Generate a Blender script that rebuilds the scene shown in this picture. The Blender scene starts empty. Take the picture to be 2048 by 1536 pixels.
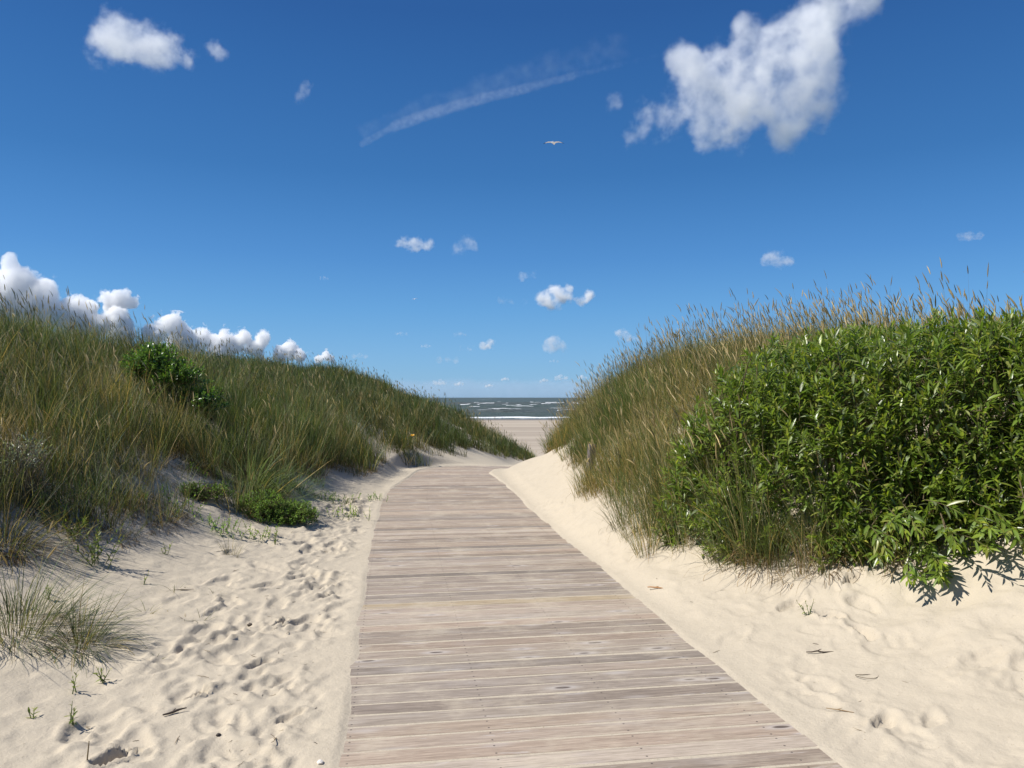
import bpy, bmesh, math
import numpy as np
from mathutils import Vector, Matrix

rng = np.random.default_rng(11)
scene = bpy.context.scene
COL = scene.collection
TAU = 2 * math.pi

# ------------------------------------------------------------------ camera
CAM_H, FPX, W, H, HOR = 1.6, 1539.0, 2048, 1536, 795.0
cam_data = bpy.data.cameras.new("camera")
cam = bpy.data.objects.new("camera", cam_data)
COL.objects.link(cam)
cam.location = (0, 0, CAM_H)
PITCH = math.atan((HOR - H / 2) / FPX)
cam.rotation_euler = (math.pi / 2 + PITCH, 0, 0)
cam_data.sensor_width = 36
cam_data.lens = 36 * FPX / W
cam_data.clip_start = 0.05
cam_data.clip_end = 200000
scene.camera = cam


def ray(px, py):
    """unit direction of a point of the view, world space"""
    a, b = (px - W / 2) / FPX, -(py - H / 2) / FPX
    d = np.array([a, math.cos(PITCH) - b * math.sin(PITCH), math.sin(PITCH) + b * math.cos(PITCH)])
    return d / np.linalg.norm(d)


# ------------------------------------------------------------------ tagging
def tag(o, label=None, cat=None, group=None, kind=None):
    if label: o["label"] = label
    if cat: o["category"] = cat
    if group: o["group"] = group
    if kind: o["kind"] = kind
    return o


def empty(name, loc, rz=0.0, **kw):
    o = bpy.data.objects.new(name, None)
    COL.objects.link(o)
    o.location = loc
    o.rotation_euler = (0, 0, rz)
    o.empty_display_size = 0.1
    return tag(o, **kw)


def copy_tree(o, parent=None):
    c = o.copy()
    COL.objects.link(c)
    c.parent = parent
    for ch in o.children:
        copy_tree(ch, c)
    return c


# ------------------------------------------------------------------ mesh from arrays
def mesh_obj(name, V, F, mat=None, col=None, parent=None, smooth=True, extra=None, uv=None):
    """V (n,3); F list of (m,k) index arrays; col (n,3) point colours"""
    me = bpy.data.meshes.new(name)
    V = np.asarray(V, dtype=np.float32)
    if not isinstance(F, (list, tuple)): F = [F]
    F = [np.asarray(f, dtype=np.int32) for f in F if len(f)]
    me.vertices.add(len(V))
    me.vertices.foreach_set("co", V.ravel())
    idx = np.concatenate([f.ravel() for f in F])
    tot = np.concatenate([np.full(len(f), f.shape[1], dtype=np.int32) for f in F])
    start = np.zeros(len(tot), dtype=np.int32)
    start[1:] = np.cumsum(tot)[:-1]
    me.loops.add(len(idx))
    me.loops.foreach_set("vertex_index", idx)
    me.polygons.add(len(tot))
    me.polygons.foreach_set("loop_start", start)
    me.polygons.foreach_set("use_smooth", np.full(len(tot), bool(smooth)))
    if col is not None:
        a = me.attributes.new("Col", "FLOAT_COLOR", "POINT")
        c4 = np.ones((len(V), 4), dtype=np.float32)
        c4[:, :3] = col
        a.data.foreach_set("color", c4.ravel())
    for k, v in (extra or {}).items():
        a = me.attributes.new(k, "FLOAT", "POINT")
        a.data.foreach_set("value", np.asarray(v, dtype=np.float32))
    if uv is not None:
        l = me.uv_layers.new(name="UVMap")
        l.data.foreach_set("uv", np.asarray(uv, dtype=np.float32)[idx].ravel())
    me.update(calc_edges=True)
    if mat: me.materials.append(mat)
    o = bpy.data.objects.new(name, me)
    COL.objects.link(o)
    if parent is not None: o.parent = parent
    return o


class Bag:
    """collects pieces for one mesh"""
    def __init__(s): s.V, s.F, s.C, s.n = [], [], [], 0

    def add(s, V, F, C):
        V = np.asarray(V, dtype=np.float32).reshape(-1, 3)
        C = np.asarray(C, dtype=np.float32)
        if C.ndim == 1: C = np.tile(C, (len(V), 1))
        s.V.append(V); s.C.append(C); s.F.append(np.asarray(F) + s.n); s.n += len(V)

    def build(s, name, mat, parent=None, smooth=True, off=None):
        V = np.concatenate(s.V)
        if off is not None: V = V - np.asarray(off, dtype=np.float32)
        ks = {}
        for f in s.F: ks.setdefault(f.shape[1], []).append(f)
        return mesh_obj(name, V, [np.concatenate(f) for f in ks.values()], mat, np.concatenate(s.C), parent, smooth)


# ------------------------------------------------------------------ numpy noise
_perm = np.random.default_rng(5).random((256, 256)).astype(np.float32)


def vnoise(x, y):
    x = np.asarray(x, dtype=np.float64); y = np.asarray(y, dtype=np.float64)
    xi, yi = np.floor(x), np.floor(y)
    fx, fy = x - xi, y - yi
    fx = fx * fx * fx * (fx * (fx * 6 - 15) + 10); fy = fy * fy * fy * (fy * (fy * 6 - 15) + 10)
    xi = xi.astype(np.int64); yi = yi.astype(np.int64)
    g = lambda i, j: _perm[(i + 37 * (j // 256)) % 256, (j + 91 * (i // 256)) % 256]
    a, b, c, d = g(xi, yi), g(xi + 1, yi), g(xi, yi + 1), g(xi + 1, yi + 1)
    return (a * (1 - fx) + b * fx) * (1 - fy) + (c * (1 - fx) + d * fx) * fy - 0.5


def fbm(x, y, octv=4, seed=0.0):
    s, a, f = 0, 1.0, 1.0
    c, sn = math.cos(0.6), math.sin(0.6)
    x = np.asarray(x) + seed * 17.3; y = np.asarray(y) + seed * 9.7
    for _ in range(octv):
        s = s + a * vnoise(x * f, y * f)
        x, y = c * x - sn * y + 13.1, sn * x + c * y + 7.7
        a *= 0.5; f *= 2.0
    return s


def sstep(a, b, x):
    t = np.clip((np.asarray(x) - a) / (b - a), 0, 1)
    return t * t * (3 - 2 * t)


# ------------------------------------------------------------------ the boardwalk's line
_ctrl = np.array([(1.80, -6), (1.33, -3), (0.86, 0), (.35, 3.3), (-.315, 7.58), (-.93, 12), (-1.22, 15.0), (-1.36, 17.0),
                  (-1.02, 19.0), (.2, 20.4), (2.2, 21.6), (4.8, 23.2), (8, 25)], dtype=float)


def catmull(P, n=40):
    out = []
    for i in range(1, len(P) - 2):
        p0, p1, p2, p3 = P[i - 1], P[i], P[i + 1], P[i + 2]
        for t in np.linspace(0, 1, n, endpoint=False):
            out.append(.5 * ((2 * p1) + (-p0 + p2) * t + (2 * p0 - 5 * p1 + 4 * p2 - p3) * t * t + (-p0 + 3 * p1 - 3 * p2 + p3) * t ** 3))
    return np.array(out)


PATH = catmull(_ctrl)
_seg = np.linalg.norm(np.diff(PATH, axis=0), axis=1)
PATH_S = np.concatenate([[0], np.cumsum(_seg)])
HALF = 1.085
_S14 = PATH_S[np.argmin(abs(PATH[:, 1] - 14.5))]


def path_z(s):
    u = np.clip(np.asarray(s) - _S14, 0, None)
    return -0.0066 * u ** 2 * (1 - .25 * sstep(6, 12, u)) - 0.004 * np.sin(np.asarray(s) * 1.1)


def path_query(x, y):
    """distance to the centre line (signed, + on the right) and arc length"""
    x = np.asarray(x, dtype=np.float32); y = np.asarray(y, dtype=np.float32)
    sh = x.shape
    x, y = x.ravel(), y.ravel()
    D = np.full(x.shape, 1e3, dtype=np.float32); S = np.zeros(x.shape, dtype=np.float32)
    near = np.where((y > -5) & (y < 28) & (x > -4) & (x < 10))[0]
    P = PATH[::3].astype(np.float32); PS = PATH_S[::3].astype(np.float32)
    T = np.gradient(P, axis=0); T /= np.linalg.norm(T, axis=1)[:, None]
    for c in np.array_split(near, max(1, len(near) // 20000)):
        if not len(c): continue
        dx = x[c, None] - P[None, :, 0]; dy = y[c, None] - P[None, :, 1]
        k = np.argmin(dx * dx + dy * dy, axis=1); r = np.arange(len(c))
        along = dx[r, k] * T[k, 0] + dy[r, k] * T[k, 1]
        D[c] = dx[r, k] * T[k, 1] - dy[r, k] * T[k, 0]
        S[c] = PS[k] + along
    return D.reshape(sh), S.reshape(sh)


# ------------------------------------------------------------------ terrain height
_ST = {
    -8: [(-9, 2.2), (-5.5, 1.2), (-3.5, .3), (-2.2, .03), (-1, 0), (3, 0), (4, .2), (5.5, .7), (7, 1.6), (9, 2.2)],
    0: [(-9, 2.2), (-5.5, 1.2), (-3.5, .3), (-2.2, .03), (-1, 0), (2.2, 0), (3.2, .15), (4.5, .5), (6, 1.4), (8, 2.2)],
    4: [(-9, 2.3), (-6, 1.6), (-4.5, .8), (-3.2, .2), (-2.2, .05), (-1.2, 0), (1.6, 0), (2.4, .10), (3.1, .26), (4, .6), (5.5, 1.7), (8, 2.2)],
    5.5: [(-9, 2.4), (-6.2, 1.9), (-4.6, .9), (-3.4, .28), (-2.6, .09), (-1.4, 0), (1.2, 0), (1.8, .10), (2.6, .30), (3.4, .8), (4.6, 1.6), (8, 2.2)],
    7: [(-9, 2.4), (-6.4, 1.88), (-4.6, 1.0), (-3.4, .35), (-2.7, .12), (-1.6, 0), (.9, 0), (1.3, .14), (1.9, .42), (2.8, 1.05), (3.8, 1.6), (8, 1.9)],
    10: [(-10, 2.4), (-6.65, 2.04), (-4.8, 1.3), (-3.5, .5), (-2.9, .15), (-1.9, 0), (.5, 0), (.95, .3), (1.6, .9), (2.6, 1.80), (4, 2.0), (8, 2.1)],
    13: [(-10, 2.3), (-6.5, 2.15), (-4.6, 1.22), (-3.5, .5), (-3, .15), (-2.2, 0), (.15, .0), (.9, .35), (1.6, 1.08), (2.4, 1.84), (4, 2.15), (8, 2.3)],
    16: [(-10, 2.0), (-6.5, 1.85), (-4.5, 1.1), (-3.4, .5), (-2.8, .12), (-2.2, 0), (-.1, 0.02), (.5, .28), (1.2, .62), (2., 1.36), (3, 1.8), (8, 2.2)],
    19: [(-10, 2.3), (-6, 1.7), (-4, 1.0), (-2.6, .35), (-1.9, .0), (-.8, -.1), (.1, -.02), (.5, .16), (.95, .22), (1.5, .6), (2.2, 1.0), (4, 1.8), (8, 2.2)],
    22: [(-10, 2.4), (-6, 1.8), (-4, 1.0), (-2.4, .15), (-1.2, -.25), (0, -.45), (2.5, -.35), (3.4, .1), (5, .9), (8, 1.6)],
    27: [(-10, 2.5), (-7, 2.2), (-5, 1.5), (-3, .8), (-1.2, -.05), (.0, -.75), (1, -.95), (4, -.8), (6, -.1), (9, .6)],
    33: [(-12, 2.6), (-7, 2.4), (-5.4, 1.85), (-3.8, 1.15), (-2.4, .7), (-1, -.05), (.3, -.8), (1.2, -1.25), (3, -1.5), (6, -1), (9, -.4)],
    42: [(-14, 1.4), (-7, 1.0), (-4, 0), (-2, -.8), (0, -1.6), (3, -2.2), (9, -1.8)],
    55: [(-14, -2.6), (-4, -3.1), (0, -3.3), (9, -3.2)],
    70: [(-14, -3.6), (9, -3.6)],
    80: [(-14, -3.66), (9, -3.66)],
}
_bx = np.arange(-40, 40.01, .1); _by = np.arange(-8, 80.01, .1)
_rows = np.array([np.interp(_bx, *zip(*_ST[k])) for k in sorted(_ST)])
_ys = np.array(sorted(_ST), dtype=float)
_base = np.array([np.interp(_by, _ys, _rows[:, i]) for i in range(len(_bx))]).T       # (ny, nx)


def _gauss(a, sig, ax):
    n = int(3 * sig) + 1
    k = np.exp(-.5 * (np.arange(-n, n + 1) / sig) ** 2); k /= k.sum()
    pad = [(0, 0), (0, 0)]; pad[ax] = (n, n)
    a = np.pad(a, pad, mode="edge")
    return np.apply_along_axis(lambda v: np.convolve(v, k, mode="valid"), ax, a)


_base = _gauss(_gauss(_base, 2.0, 1), 6.0, 0)


def base_height(x, y):
    x = np.asarray(x, dtype=float); y = np.asarray(y, dtype=float)
    u = np.clip((x + 40) / .1, 0, len(_bx) - 1.001); v = np.clip((y + 8) / .1, 0, len(_by) - 1.001)
    i, j = u.astype(int), v.astype(int); fu, fv = u - i, v - j
    z = (_base[j, i] * (1 - fu) + _base[j, i + 1] * fu) * (1 - fv) + (_base[j + 1, i] * (1 - fu) + _base[j + 1, i + 1] * fu) * fv
    z = z - np.clip(y - 80, 0, None) * (.34 / 118) - np.clip(y - 199, 0, None) * .03
    return z


def toe_left(y): return np.interp(y, [0, 4, 5, 6, 7, 8, 9, 10, 13, 16, 18, 20, 22, 25, 28, 31, 33, 36], [-4.4, -4.05, -3.9, -3.7, -3.4, -3.1, -2.95, -2.85, -2.95, -2.6, -2.25, -1.85, -1.5, -1.2, -.3, 1.0, 1.2, 1.0])
def toe_right(y): return np.interp(y, [5.4, 5.9, 6.6, 7.2, 8, 9, 10, 12, 14, 16, 18, 19.5, 21], [3.0, 1.95, 1.35, 1.12, 1.0, .95, .95, 1.02, .95, .75, .8, .95, 1.4])


_prints = []
_pr = np.random.default_rng(3)
for _ in range(230):                                      # footprints, left strip
    yy = 2.6 + 9.5 * _pr.random() ** 1.3
    cx = .86 - .156 * yy - 1.05
    _prints.append((cx - .12 - abs(_pr.normal(0, .62)), yy, 1.55 + _pr.normal(0, .5), .9 + .3 * _pr.random(), _pr.uniform(.005, .016) * (1.0 + .35 * (yy > 5.2))))
for _ in range(70):                                       # right strip
    yy = 2.4 + 9 * _pr.random()
    cx = .86 - .156 * yy + 1.12
    _prints.append((cx + .15 + abs(_pr.normal(0, .55)) * (1.2 if yy < 6 else .35), yy, 1.4 + _pr.normal(0, .6), .9 + .25 * _pr.random(), _pr.uniform(.004, .011)))
# a hollow with a ragged lip at the lower left, a broken sand ledge on the right bank
_prints += [(-1.74, 3.36, 1.2, .55, .05), (-1.70, 3.45, .6, .4, .03), (-1.62, 5.42, 1.2, .5, .05), (-1.66, 4.1, 1.1, .5, .04), (-1.5, 4.6, 1.0, .55, .03), (-1.1, 3.9, 1.0, .55, .03)]
_prints += [(2.42, 5.50, .4, .6, .05), (2.1, 5.1, 2.3, .7, .035), (1.95, 5.4, .5, .8, .025), (2.2, 4.85, 1.8, .7, .03), (2.55, 4.2, .4, 1.0, .018), (2.75, 4.1, .4, 1.0, .018), (1.8, 3.75, .8, .6, .025), (2.0, 3.7, .9, .6, .015), (2.35, 5.2, 1.9, .9, .02)]


def height(x, y, detail=True):
    x = np.asarray(x, dtype=float); y = np.asarray(y, dtype=float)
    z = base_height(x, y)
    D, S = path_query(x, y)
    off = np.abs(D) - HALF
    away = sstep(.1, 1.6, off)
    dune = sstep(.05, .6, z) * sstep(70, 45, y)
    z = z + away * dune * (.22 * fbm(x * .55, y * .45, 3, 1) + .07 * fbm(x * 2.1, y * 2.1, 3, 2))
    z = z + sstep(55, 80, y) * .05 * fbm(x * .05, y * .12, 3, 9)
    if detail:
        near = sstep(26, 12, y)
        rough = near * away
        z = z + rough * .020 * fbm(x * 3.0, y * 3.0, 4, 3) + near * sstep(.02, .3, off) * (.008 + .006 * sstep(-.9, -1.3, D) * sstep(-3.0, -2.3, D)) * fbm(x * 10, y * 10, 3, 4)
        bank = sstep(.05, .16, z) * sstep(.6, .35, z) * (D > 0) * sstep(8.5, 6.5, y)
        z = z + bank * (.030 * fbm(x * 4.5, y * 4.5, 3, 31) - .030 * np.abs(fbm(x * 2.2, y * 2.6, 3, 33)))
        lee = np.sin(9 * (x * .9 + y * .45) + 5 * fbm(x * .9, y * .9, 2, 6))       # faint wind ripples
        z = z + rough * .0016 * lee
        sel = (y > 2) & (y < 13) & (x > -5) & (x < 6)
        zs = z[sel]; xs, ys = x[sel], y[sel]
        if zs.size > 50:
            for (px, py, a, s, d) in _prints:
                m = (abs(xs - px) < .4 * s) & (abs(ys - py) < .4 * s)
                if not m.any(): continue
                dx, dy = xs[m] - px, ys[m] - py
                u = (dx * math.cos(a) + dy * math.sin(a)) / (.15 * s); v = (-dx * math.sin(a) + dy * math.cos(a)) / (.062 * s)
                r = np.sqrt(u * u + v * v) * (1 + .5 * fbm(xs[m] * 14, ys[m] * 14, 2, 8))
                zs[m] += -d * sstep(1.08, .74, r) + .5 * d * np.exp(-((r - 1.35) / .28) ** 2) * (.5 + 1.2 * (fbm(xs[m] * 7, ys[m] * 7, 2, 5) + .5))
            z[sel] = zs
    # the walk lies flush in the sand: level bed under it, sand lapping its edges
    pz = path_z(S)
    lap = .007 + .012 * fbm(x * 1.7, y * 1.7, 3, 12)
    bed = pz - .0014
    k = sstep(.30, -.02, off)
    enc = sstep(12.5, 17, y) * np.where(D > 0, .19, .32)                 # drifted sand creeps over the edges towards the crest
    enc = enc + .11 * np.clip(fbm(x * .9, y * .7, 2, 19) - .12, 0, .4)
    lap = lap + .05 * enc
    inner = sstep(.030, -.030, off + enc + .03 * fbm(x * 1.3, y * 1.3, 2, 15))
    edge = np.maximum(z, pz - .02) * (1 - k) + (pz + lap) * k
    z = np.where(off < .30, edge * (1 - inner) + bed * inner, z)
    return z


def h1(x, y): return float(height(np.array([float(x)]), np.array([float(y)]), False)[0])


def ground_at(px, py, dmax=60):
    d = ray(px, py)
    t = np.arange(2.0, dmax, .02)
    X, Y, Z = d[0] * t, d[1] * t, CAM_H + d[2] * t
    hh = height(X, Y, False)
    k = np.argmax(Z < hh)
    return Vector((X[k], Y[k], hh[k]))


# ------------------------------------------------------------------ materials
def new_mat(name):
    m = bpy.data.materials.new(name)
    m.use_nodes = True
    nt = m.node_tree
    for n in list(nt.nodes): nt.nodes.remove(n)
    return m, nt, nt.nodes, nt.links


def nd(nt, t, **kw):
    n = nt.nodes.new(t)
    for k, v in kw.items():
        if k.startswith("i_"): n.inputs[k[2:]].default_value = v
        else: setattr(n, k, v)
    return n


def mth(nt, op, a, b=None, c=None):
    n = nt.nodes.new("ShaderNodeMath"); n.operation = op
    for i, v in enumerate((a, b, c)):
        if v is None: continue
        if isinstance(v, (int, float)): n.inputs[i].default_value = v
        else: nt.links.new(v, n.inputs[i])
    return n.outputs[0]


def mixc(nt, f, a, b, blend="MIX"):
    n = nt.nodes.new("ShaderNodeMix"); n.data_type = "RGBA"; n.blend_type = blend
    for s, v in ((n.inputs[0], f), (n.inputs[6], a), (n.inputs[7], b)):
        if isinstance(v, (int, float)): s.default_value = v
        elif isinstance(v, (tuple, list)): s.default_value = (*v[:3], 1)
        else: nt.links.new(v, s)
    return n.outputs[2]


def ramp(nt, v, a, b, lo=0.0, hi=1.0, smooth=True):
    n = nt.nodes.new("ShaderNodeMapRange")
    n.interpolation_type = "SMOOTHSTEP" if smooth else "LINEAR"
    for i, q in enumerate((v, a, b, lo, hi)):
        if isinstance(q, (int, float)): n.inputs[i].default_value = q
        else: nt.links.new(q, n.inputs[i])
    return n.outputs[0]


def noise(nt, vec, scale, detail=4, rough=.55, dist=0.0):
    n = nd(nt, "ShaderNodeTexNoise", i_Scale=scale, i_Detail=detail, i_Roughness=rough, i_Distortion=dist)
    if vec is not None: nt.links.new(vec, n.inputs["Vector"])
    return n.outputs[0]


def scaled(nt, vec, s):
    n = nd(nt, "ShaderNodeMapping"); n.inputs["Scale"].default_value = s
    nt.links.new(vec, n.inputs["Vector"])
    return n.outputs[0]


def veg_mat(name, rough=.5, spec=.3, trans=.3, tboost=1.4):
    m, nt, N, L = new_mat(name)
    a = nd(nt, "ShaderNodeVertexColor", layer_name="Col")
    b = nd(nt, "ShaderNodeBsdfPrincipled", i_Roughness=rough)
    b.inputs["Specular IOR Level"].default_value = spec
    L.new(a.outputs[0], b.inputs["Base Color"])
    t = nd(nt, "ShaderNodeBsdfTranslucent")
    L.new(mixc(nt, 1.0, a.outputs[0], (tboost, tboost * 1.08, tboost * .6), "MULTIPLY"), t.inputs[0])
    mx = nd(nt, "ShaderNodeMixShader"); mx.inputs[0].default_value = trans
    L.new(b.outputs[0], mx.inputs[1]); L.new(t.outputs[0], mx.inputs[2])
    o = nd(nt, "ShaderNodeOutputMaterial"); L.new(mx.outputs[0], o.inputs[0])
    return m


def plain_col_mat(name, rough=.7, spec=.3):
    m, nt, N, L = new_mat(name)
    a = nd(nt, "ShaderNodeVertexColor", layer_name="Col")
    b = nd(nt, "ShaderNodeBsdfPrincipled", i_Roughness=rough)
    b.inputs["Specular IOR Level"].default_value = spec
    g = nd(nt, "ShaderNodeNewGeometry")
    n = noise(nt, g.outputs["Position"], 60, 3)
    L.new(mixc(nt, 1.0, a.outputs[0], mixc(nt, n, (.7, .7, .7), (1.25, 1.25, 1.25)), "MULTIPLY"), b.inputs["Base Color"])
    o = nd(nt, "ShaderNodeOutputMaterial"); L.new(b.outputs[0], o.inputs[0])
    return m


M_GRASS = veg_mat("grass_blades", .55, .25, .30, 1.5)
M_LEAF = veg_mat("shrub_leaves", .34, .55, .32, 1.7)
M_WOODY = plain_col_mat("woody_stems")
M_FEATHER = plain_col_mat("feathers", .8, .1)


def sand_material():
    m, nt, N, L = new_mat("dune_sand")
    g = nd(nt, "ShaderNodeNewGeometry"); P = g.outputs["Position"]
    sep = nd(nt, "ShaderNodeSeparateXYZ"); L.new(P, sep.inputs[0])
    n1 = noise(nt, P, .9, 5); n2 = noise(nt, P, 7, 5, .6); n3 = noise(nt, P, 420, 2, .7); n4 = noise(nt, P, 55, 4, .7)
    c = mixc(nt, n1, (.435, .376, .288), (.48, .418, .324))
    c = mixc(nt, mth(nt, "MULTIPLY", ramp(nt, n2, .45, .75), .45), c, (.39, .337, .26))
    c = mixc(nt, ramp(nt, n3, .25, .75), mixc(nt, 1.0, c, (.86, .86, .86), "MULTIPLY"), mixc(nt, 1.0, c, (1.1, 1.1, 1.1), "MULTIPLY"))
    c = mixc(nt, ramp(nt, n4, .635, .70, 0, .65), c, (.24, .19, .13))          # specks of plant litter
    # open beach: greyer, drawn out in damp bands along the shore; wet by the water
    band = noise(nt, scaled(nt, P, (.012, .16, .1)), 1.0, 4, .6)
    bc = mixc(nt, ramp(nt, band, .38, .66), (.40, .340, .268), (.30, .252, .198))
    c = mixc(nt, ramp(nt, sep.outputs[1], 50, 75), c, bc)
    wet = ramp(nt, mth(nt, "ADD", sep.outputs[1], mth(nt, "MULTIPLY", noise(nt, scaled(nt, P, (.05, .05, 1)), 1, 3), 14)), 186, 203)
    c = mixc(nt, wet, c, (.17, .145, .12))
    b = nd(nt, "ShaderNodeBsdfPrincipled")
    b.inputs["Specular IOR Level"].default_value = .15
    L.new(c, b.inputs["Base Color"])
    L.new(ramp(nt, wet, 0, 1, .95, .45), b.inputs["Roughness"])
    hgt = mth(nt, "ADD", mth(nt, "MULTIPLY", n3, .0012), mth(nt, "ADD", mth(nt, "MULTIPLY", n4, .006), mth(nt, "MULTIPLY", noise(nt, P, 16, 5, .6), .015)))
    bp = nd(nt, "ShaderNodeBump", i_Strength=.55, i_Distance=1.0); L.new(hgt, bp.inputs["Height"])
    L.new(bp.outputs[0], b.inputs["Normal"])
    o = nd(nt, "ShaderNodeOutputMaterial"); L.new(b.outputs[0], o.inputs[0])
    return m


def plank_material():
    m, nt, N, L = new_mat("weathered_planks")
    uv = nd(nt, "ShaderNodeUVMap", uv_map="UVMap").outputs[0]
    a = nd(nt, "ShaderNodeVertexColor", layer_name="Col").outputs[0]
    P = nd(nt, "ShaderNodeNewGeometry").outputs["Position"]
    grain = noise(nt, scaled(nt, uv, (2.4, 52, 1)), 1.0, 6, .65, .4)
    fine = noise(nt, scaled(nt, uv, (8, 230, 1)), 1.0, 4, .7, .2)
    blot = noise(nt, scaled(nt, uv, (1.3, 6, 1)), 1.0, 4, .6)
    c = mixc(nt, 1.0, a, mixc(nt, ramp(nt, grain, .3, .7), (.76, .75, .74), (1.14, 1.13, 1.12)), "MULTIPLY")
    c = mixc(nt, 1.0, c, mixc(nt, ramp(nt, fine, .3, .62), (.70, .68, .66), (1.08, 1.08, 1.08)), "MULTIPLY")
    c = mixc(nt, ramp(nt, blot, .50, .78, 0, .5), c, (.43, .385, .35))      # silvered patches
    # knots: dark eye in a pale swirl
    vo = nd(nt, "ShaderNodeTexVoronoi", i_Scale=1.0); vo.feature = "F1"; L.new(scaled(nt, uv, (2.2, 7.0, 1)), vo.inputs["Vector"])
    d = vo.outputs["Distance"]
    keep = mth(nt, "GREATER_THAN", nd_sep(nt, vo.outputs["Color"], 0), .30)
    halo = mth(nt, "MULTIPLY", ramp(nt, mth(nt, "ADD", d, mth(nt, "MULTIPLY", fine, .12)), .38, .10, 0, .65), keep)
    eye = mth(nt, "MULTIPLY", ramp(nt, d, .13, .07, 0, .9), keep)
    c = mixc(nt, halo, c, (.47, .43, .40)); c = mixc(nt, eye, c, (.075, .055, .045))
    crack = noise(nt, scaled(nt, uv, (.9, 120, 1)), 1.0, 3, .6)
    c = mixc(nt, ramp(nt, crack, .665, .70, 0, .6), c, (.10, .08, .065))
    silver = noise(nt, scaled(nt, uv, (3.5, 30, 1)), 1.0, 5, .7, .6)
    c = mixc(nt, ramp(nt, silver, .60, .72, 0, .55), c, (.52, .475, .44))
    # screw heads: two rows near the ends and two in the middle
    su = nd(nt, "ShaderNodeSeparateXYZ"); L.new(uv, su.inputs[0])
    fu = mth(nt, "ABSOLUTE", mth(nt, "SUBTRACT", mth(nt, "FRACT", mth(nt, "DIVIDE", mth(nt, "ADD", su.outputs[0], .29), .66)), .5))
    fv = mth(nt, "ABSOLUTE", mth(nt, "SUBTRACT", mth(nt, "ABSOLUTE", mth(nt, "SUBTRACT", mth(nt, "FRACT", mth(nt, "DIVIDE", su.outputs[1], .2)), .3125)), .19))
    r = mth(nt, "SQRT", mth(nt, "ADD", mth(nt, "POWER", mth(nt, "MULTIPLY", fu, .66), 2), mth(nt, "POWER", mth(nt, "MULTIPLY", fv, .2), 2)))
    c = mixc(nt, ramp(nt, r, .0062, .0046, 0, .85), c, (.06, .05, .045))
    # blown sand lying in the grain
    dust = noise(nt, P, 2.3, 5, .65)
    c = mixc(nt, mth(nt, "MULTIPLY", ramp(nt, mth(nt, "ADD", dust, mth(nt, "MULTIPLY", fine, .5)), .72, 1.0), .5), c, (.52, .45, .345))
    b = nd(nt, "ShaderNodeBsdfPrincipled", i_Roughness=.8)
    b.inputs["Specular IOR Level"].default_value = .25
    L.new(c, b.inputs["Base Color"])
    bp = nd(nt, "ShaderNodeBump", i_Strength=.5, i_Distance=.004); L.new(mth(nt, "ADD", grain, mth(nt, "MULTIPLY", fine, .6)), bp.inputs["Height"])
    L.new(bp.outputs[0], b.inputs["Normal"])
    o = nd(nt, "ShaderNodeOutputMaterial"); L.new(b.outputs[0], o.inputs[0])
    return m


def nd_sep(nt, v, i):
    s = nt.nodes.new("ShaderNodeSeparateColor"); nt.links.new(v, s.inputs[0]); return s.outputs[i]


# ------------------------------------------------------------------ ground
def build_ground():
    fx = np.concatenate([np.arange(-4.6, -.001, .0145), np.arange(0, 4.8, .0145)])
    g = 4.8; out = []
    st = .03
    while g < 60: out.append(g); g += st; st *= 1.045
    out = np.array(out + [80, 120, 200, 400, 900, 2500])
    xs = np.concatenate([-(out[::-1] - .15), fx, out])
    ys = [-1500, -400, -100, -40, -20, -12, -8, -5, -3, -1.5, -.5, .3, .9, 1.4, 1.8, 2.1]
    y = 2.3
    while y < 82: ys.append(y); y += max(.010, .0044 * y)
    while y < 300: ys.append(y); y += 2.0
    ys = np.array(ys + [400, 800])
    X, Y = np.meshgrid(xs, ys)
    Z = height(X, Y)
    nx, ny = len(xs), len(ys)
    i = np.arange(nx * ny).reshape(ny, nx)
    F = np.stack([i[:-1, :-1], i[:-1, 1:], i[1:, 1:], i[1:, :-1]], -1).reshape(-1, 4)
    o = mesh_obj("ground", np.stack([X, Y, Z], -1).reshape(-1, 3), F, sand_material())
    tag(o, "pale dune sand sloping through the gap down to the open beach", None, None, "structure")


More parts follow.
